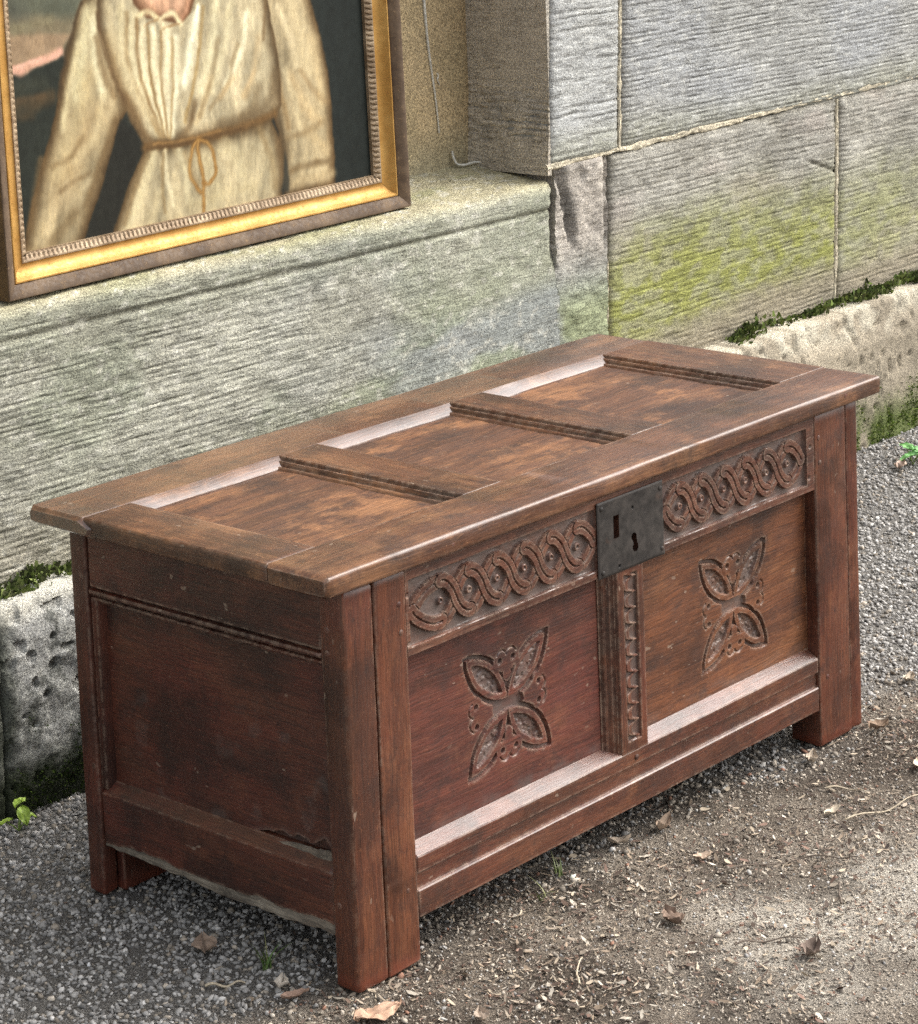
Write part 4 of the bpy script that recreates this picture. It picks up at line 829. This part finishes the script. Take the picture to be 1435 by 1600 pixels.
def smoothline(p, m=10):
    p = A(p); p = np.concatenate([[2*p[0]-p[1]], p, [2*p[-1]-p[-2]]]); out = []
    for i in range(1, len(p)-2):
        for t in np.linspace(0, 1, m, endpoint=False):
            out.append(.5*((2*p[i])+(-p[i-1]+p[i+1])*t+(2*p[i-1]-5*p[i]+4*p[i+1]-p[i+2])*t*t+(-p[i-1]+3*p[i]-3*p[i+1]+p[i+2])*t**3))
    return A(out+[p[-2]])
for i, (kd, c, wd, al, pts) in enumerate(PAINT):
    c = A(c)/255.; c = mix(c, c.mean(), .12); P_ = A(pts); lo = P_.min(0)-3*wd-.01; hi = P_.max(0)+3*wd+.01
    s_ = np.ix_((cxs > lo[0]) & (cxs < hi[0]), (czs > lo[1]) & (czs < hi[1]))
    x, z = wu[s_], ww[s_]
    if x.size == 0: continue
    br = .55+.9*fbm(x*70+i, z*26, 410+i, 3)                     # brush marks
    if kd == 'p':
        d = pdist(x, z, np.concatenate([P_, P_[:1]])); ins = inpoly(x.ravel(), z.ravel(), P_).reshape(x.shape); d = np.where(ins, -d, d)
        m = al*ss(wd*.6, -wd*.6, d); dress = c.mean() > .42 and c[2] < .62 and wd < .007 and al == 1
        cc = c*(.90+.2*fbm(x*60, z*25, 500+i, 3))[..., None]
        if dress: cc = c*.88*(.70+.52*fbm(x*40+.4*np.sin(z*30), z*10, 520+i, 4))[..., None]*(1+.09*(1-2*np.abs(2*fbm(x*75+.5*np.sin(z*22), z*16, 540+i, 2)-1)))[..., None]*mix(A((.42, .34, .25)), A((1., 1., 1.)), ss(-.006, .032, -d)[..., None])
    else:
        q = smoothline(pts); d = pdist(x, z, q); m = np.clip(al*ss(wd*1.15, 0, d)*br, 0, 1); cc = c+0*x[..., None]
    img[s_] = mix(img[s_], cc, m[..., None])
img = np.clip(img, 0, 1); imgl = np.where(img <= .04045, img/12.92, ((img+.055)/1.055)**2.4)
CV = np.stack([CU, .0365+.0006*(fbm(CU*4, CW*4, 405)-.5), CW], -1)
mk('canvas', CV.reshape(-1, 3), gridfaces(len(cxs), len(czs)), M['canvas'], root, 179, imgl.reshape(-1, 3))['label'] = 'oil painting of a cream dress with a tied cord at the waist'
mk('backing', [(.01, .058, .01), (FW-.01, .058, .01), (FW-.01, .058, FH-.01), (.01, .058, FH-.01)], A([[3, 2, 1, 0]]), M['frame_side'], root)

# ================================================================== small things
wire = tube('white_wire', smoothline([(1.500, 1.136, .832), (1.501, 1.134, .820), (1.505, 1.128, .806), (1.520, 1.120, .803), (1.540, 1.118, .805), (1.556, 1.110, .804)], 8), .0026, M['drip'])
tag(wire, 'loose end of white wire lying in the corner of the recess', 'wire')
def dryleaf(name, loc, rz, L, W_, bend, curl, col, label, cat='leaf', lobes=0., tilt=0., group=None, mat='litter', seed=0, zoff=.004):
    if mat == 'litter': L *= .82; W_ *= .8
    nt_, nw = 15, 9; t = np.linspace(0, 1, nt_); s_ = np.linspace(-1, 1, nw); T, S_ = np.meshgrid(t, s_, indexing='ij')
    hw = W_*np.sin(np.pi*np.clip(T, .02, .985)**.85)**.8*(1+lobes*.5*np.sin(T*23+seed))*(1+.15*(fbm(T*6, S_*0+np.sign(S_), seed)-.5))
    x = (T-.5)*L; y = S_*hw; z = bend*((T-.5)**2)*4*L*.25+curl*W_*S_**2+.55*W_*(fbm(T*5, S_*2.5, seed+3)-.5)*2-.10*W_*np.exp(-(S_/.15)**2)
    Pt = np.stack([x, y, z], -1); Pb = Pt-A((0, 0, .0006))
    n = nt_*nw; F = gridfaces(nt_, nw); idx = np.arange(n).reshape(nt_, nw); per = np.concatenate([idx[:, 0], idx[-1, 1:], idx[-2::-1, -1], idx[0, -2:0:-1]]); nx = np.roll(per, -1)
    V = np.concatenate([Pt.reshape(-1, 3), Pb.reshape(-1, 3)]); V[:, 2] -= V[:, 2].min()
    c = A(col)*(.65+.7*fbm(T*7, S_*3, seed+5, 3))[..., None]*(1-.35*np.exp(-(S_/.12)**2))[..., None]; c = np.concatenate([c.reshape(-1, 3)]*2)
    o = mk(name, V, [F, F[:, ::-1]+n, np.stack([per, per+n, nx+n, nx], -1)], M[mat], None, 60, c)
    o.location = (loc[0], loc[1], float(gz(loc[0], loc[1]))+zoff); o.rotation_euler = (tilt, tilt*.5, rz)
    return tag(o, label, cat, group)
dryleaf('dry_leaf', (.675, .012), .15, .052, .013, .9, .7, (.40, .30, .22), 'curled pale brown leaf lying just below the front rail', seed=1)
dryleaf('dry_leaf', (-.035, .262), .9, .058, .022, .3, .25, (.34, .25, .19), 'broad torn brown leaf on the grey chippings left of the chest', lobes=.2, seed=2, zoff=.007)
dryleaf('dry_leaf', (-.054, .066), -.35, .050, .010, .2, .3, (.36, .24, .18), 'narrow reddish brown leaf near the front left post', seed=3, zoff=.006)
dryleaf('dry_leaf', (-.046, .100), .6, .036, .012, .5, .5, (.58, .52, .44), 'small whitish crumpled leaf beside the grass tuft', lobes=.25, seed=4, zoff=.006)
dryleaf('dry_leaf', (-.026, -.058), -.2, .090, .028, .12, .08, (.55, .36, .25), 'large orange-pink leaf fragment at the bottom edge', lobes=.12, seed=5)
dryleaf('dry_leaf', (.590, .030), -.7, .042, .010, .6, .6, (.44, .36, .28), 'thin pale leaf half under the front rail', seed=6)
dryleaf('dry_leaf', (1.02, -.02), .4, .045, .012, .7, .6, (.48, .40, .31), 'folded pale leaf on the earth before the right panel', lobes=.2, seed=7)
dryleaf('dry_leaf', (1.20, -.03), -.3, .05, .014, .4, .6, (.27, .19, .13), 'dark curled leaf below the right foot', lobes=.25, seed=8)
dryleaf('dry_leaf', (.43, -.19), 1.2, .055, .018, .5, .5, (.22, .155, .115), 'dark brown crumpled oak leaf in the trodden earth', lobes=.3, seed=9)
dryleaf('dry_leaf', (.46, -.40), .2, .050, .016, .6, .6, (.20, .15, .12), 'blackish curled leaf at the lower right', lobes=.3, seed=10)
dryleaf('dry_leaf', (.87, -.16), -.1, .045, .008, .3, .5, (.56, .48, .37), 'slender straw-coloured leaf on the bare earth', seed=11)
dryleaf('dry_leaf', (1.10, -.17), .6, .052, .012, .4, .4, (.60, .50, .38), 'pale tan leaf near the right edge of the path', lobes=.15, seed=12)
dryleaf('dry_leaf', (1.42, .05), .3, .045, .012, .5, .5, (.5, .42, .32), 'light leaf behind the right foot of the chest', lobes=.2, seed=13)
dryleaf('dry_leaf', (.62, -.10), -.5, .034, .010, .4, .4, (.52, .40, .30), 'small tan leaf in the middle of the earth patch', seed=14)
dryleaf('dry_leaf', (.05, -.17), .9, .04, .012, .5, .4, (.40, .32, .25), 'small brown leaf at the bottom, right of the post', lobes=.2, seed=15)
dryleaf('dry_leaf', (2.42, .70), .2, .05, .016, .5, .4, (.55, .42, .34), 'pinkish dry leaf by the green seedling at the right', lobes=.2, seed=16, zoff=.006)
def twig(pts, r, mat, label):
    p = smoothline([(a, b, 0) for a, b in pts], 8); p[:, 2] = gz(p[:, 0], p[:, 1])+.006+.003*np.sin(np.arange(len(p))*.6); n = len(p)
    return tag(tube('twig', p, r*np.linspace(1, .55, n), M[mat], None, 6), label, 'twig')
twig([(.20, -.21), (.225, -.185), (.262, -.165)], .0016, 'straw', 'thin pale twig lying right of the front left post')
twig([(.615, -.345), (.64, -.325), (.668, -.308)], .0020, 'twig', 'short dark stick on the pale sandy patch')
twig([(.60, -.15), (.68, -.20), (.735, -.245), (.75, -.285)], .0014, 'twig', 'long curved dark twig above the sandy patch')
twig([(.86, -.19), (.93, -.22), (1.0, -.23)], .0014, 'straw', 'straight pale stalk near the right edge')
twig([(.94, -.10), (.965, -.13), (.96, -.17)], .0014, 'straw', 'crooked pale stalk on the earth at the right')
twig([(-.105, .185), (-.085, .165), (-.065, .150)], .0022, 'straw', 'pale splinter on the chippings at the lower left')
twig([(.41, -.31), (.45, -.33), (.49, -.37)], .0015, 'twig', 'dark twig near the bottom beside the curled leaf')
def blades(name, loc, n, L, spread, cols, label, cat):
    Vs, Fs, Cs = [], [], []; o0 = 0
    for i in range(n):
        a = rng.uniform(0, 6.28); l = L*rng.uniform(.45, 1.1); t = np.linspace(0, 1, 6); ln = spread*rng.uniform(.3, 1.3)
        cx = np.cos(a)*(ln*l*t**1.6)+rng.normal(0, .004); cy = np.sin(a)*(ln*l*t**1.6)+rng.normal(0, .004); cz = l*(t-.25*ln*t**2); w_ = .0013*(1-t**1.5)+.0001
        nx_, ny_ = -np.sin(a+.6), np.cos(a+.6); q = np.stack([cx, cy, cz], -1); s_ = np.stack([nx_*w_, ny_*w_, 0*w_], -1); up = np.stack([0*w_, 0*w_, w_*.5], -1)+np.stack([np.cos(a)*w_*.5, np.sin(a)*w_*.5, 0*w_], -1)
        V = np.stack([q-s_, q+s_, q+up], 1).reshape(-1, 3); j = np.arange(5)[:, None]*3; k3 = np.arange(3)[None]; kn = (k3+1) % 3
        Vs.append(V); Fs.append(np.stack([j+k3, j+kn, j+3+kn, j+3+k3], -1).reshape(-1, 4)+o0); o0 += len(V); Cs.append(np.repeat(A(cols[rng.integers(len(cols))])[None]*rng.uniform(.7, 1.3), len(V), 0))
    o = mk(name, np.concatenate(Vs), np.concatenate(Fs), M['green'], None, 60, np.concatenate(Cs)); o.location = (loc[0], loc[1], float(gz(*loc))); return tag(o, label, cat)
blades('grass_tuft', (-.012, .165), 14, .062, .7, [(.10, .17, .04), (.16, .24, .06), (.32, .33, .14)], 'small grass tuft on the chippings left of the front post', 'grass')
blades('grass_tuft', (.38, .004), 7, .030, 1.0, [(.3, .31, .14), (.2, .24, .09)], 'yellowish grass sprig in front of the bottom rail', 'grass')
blades('grass_tuft', (.455, .035), 9, .034, .8, [(.14, .2, .06), (.22, .26, .1)], 'greener grass sprig at the edge of the shadow under the chest', 'grass')
def seedling(loc, leaves, col, label):
    r = empty('seedling', (loc[0], loc[1], float(gz(*loc)))); tag(r, label, 'plant')
    for i, (dx, dy, dz, rz, tl, L, W_) in enumerate(leaves):
        o = dryleaf('leaf', (0, 0), rz, L, W_, -.5, .25, col, None, None, mat='green', seed=30+i)
        for k_ in ('label', 'category', 'group'):
            if k_ in o: del o[k_]
        o.parent = r; o.location = (dx, dy, dz); o.rotation_euler = (tl*.3, tl, rz)
        tube('stem', [(0, 0, 0), (dx*.4, dy*.4, dz*.6), (dx, dy, dz+.002)], .0013, M['green_stem'], r)
M['green_stem'] = plain('green_stem', (.2, .28, .06))
seedling((.082, .808), [(.002, -.013, .026, -1.9, .75, .034, .010), (.010, .004, .038, .2, -.15, .027, .010), (-.018, .006, .016, 2.9, .2, .024, .007), (.020, -.004, .015, -.3, .3, .022, .007)], (.34, .48, .07), 'yellow-green seedling growing at the wall foot on the left')
seedling((2.47, .700), [(.012, -.010, .022, -.8, .4, .050, .014), (-.018, -.004, .018, 2.6, .3, .044, .012), (.004, .018, .030, 1.2, -.1, .05, .014), (.03, .006, .016, .1, .2, .04, .01)], (.18, .42, .13), 'bright green seedling on the gravel at the right edge')
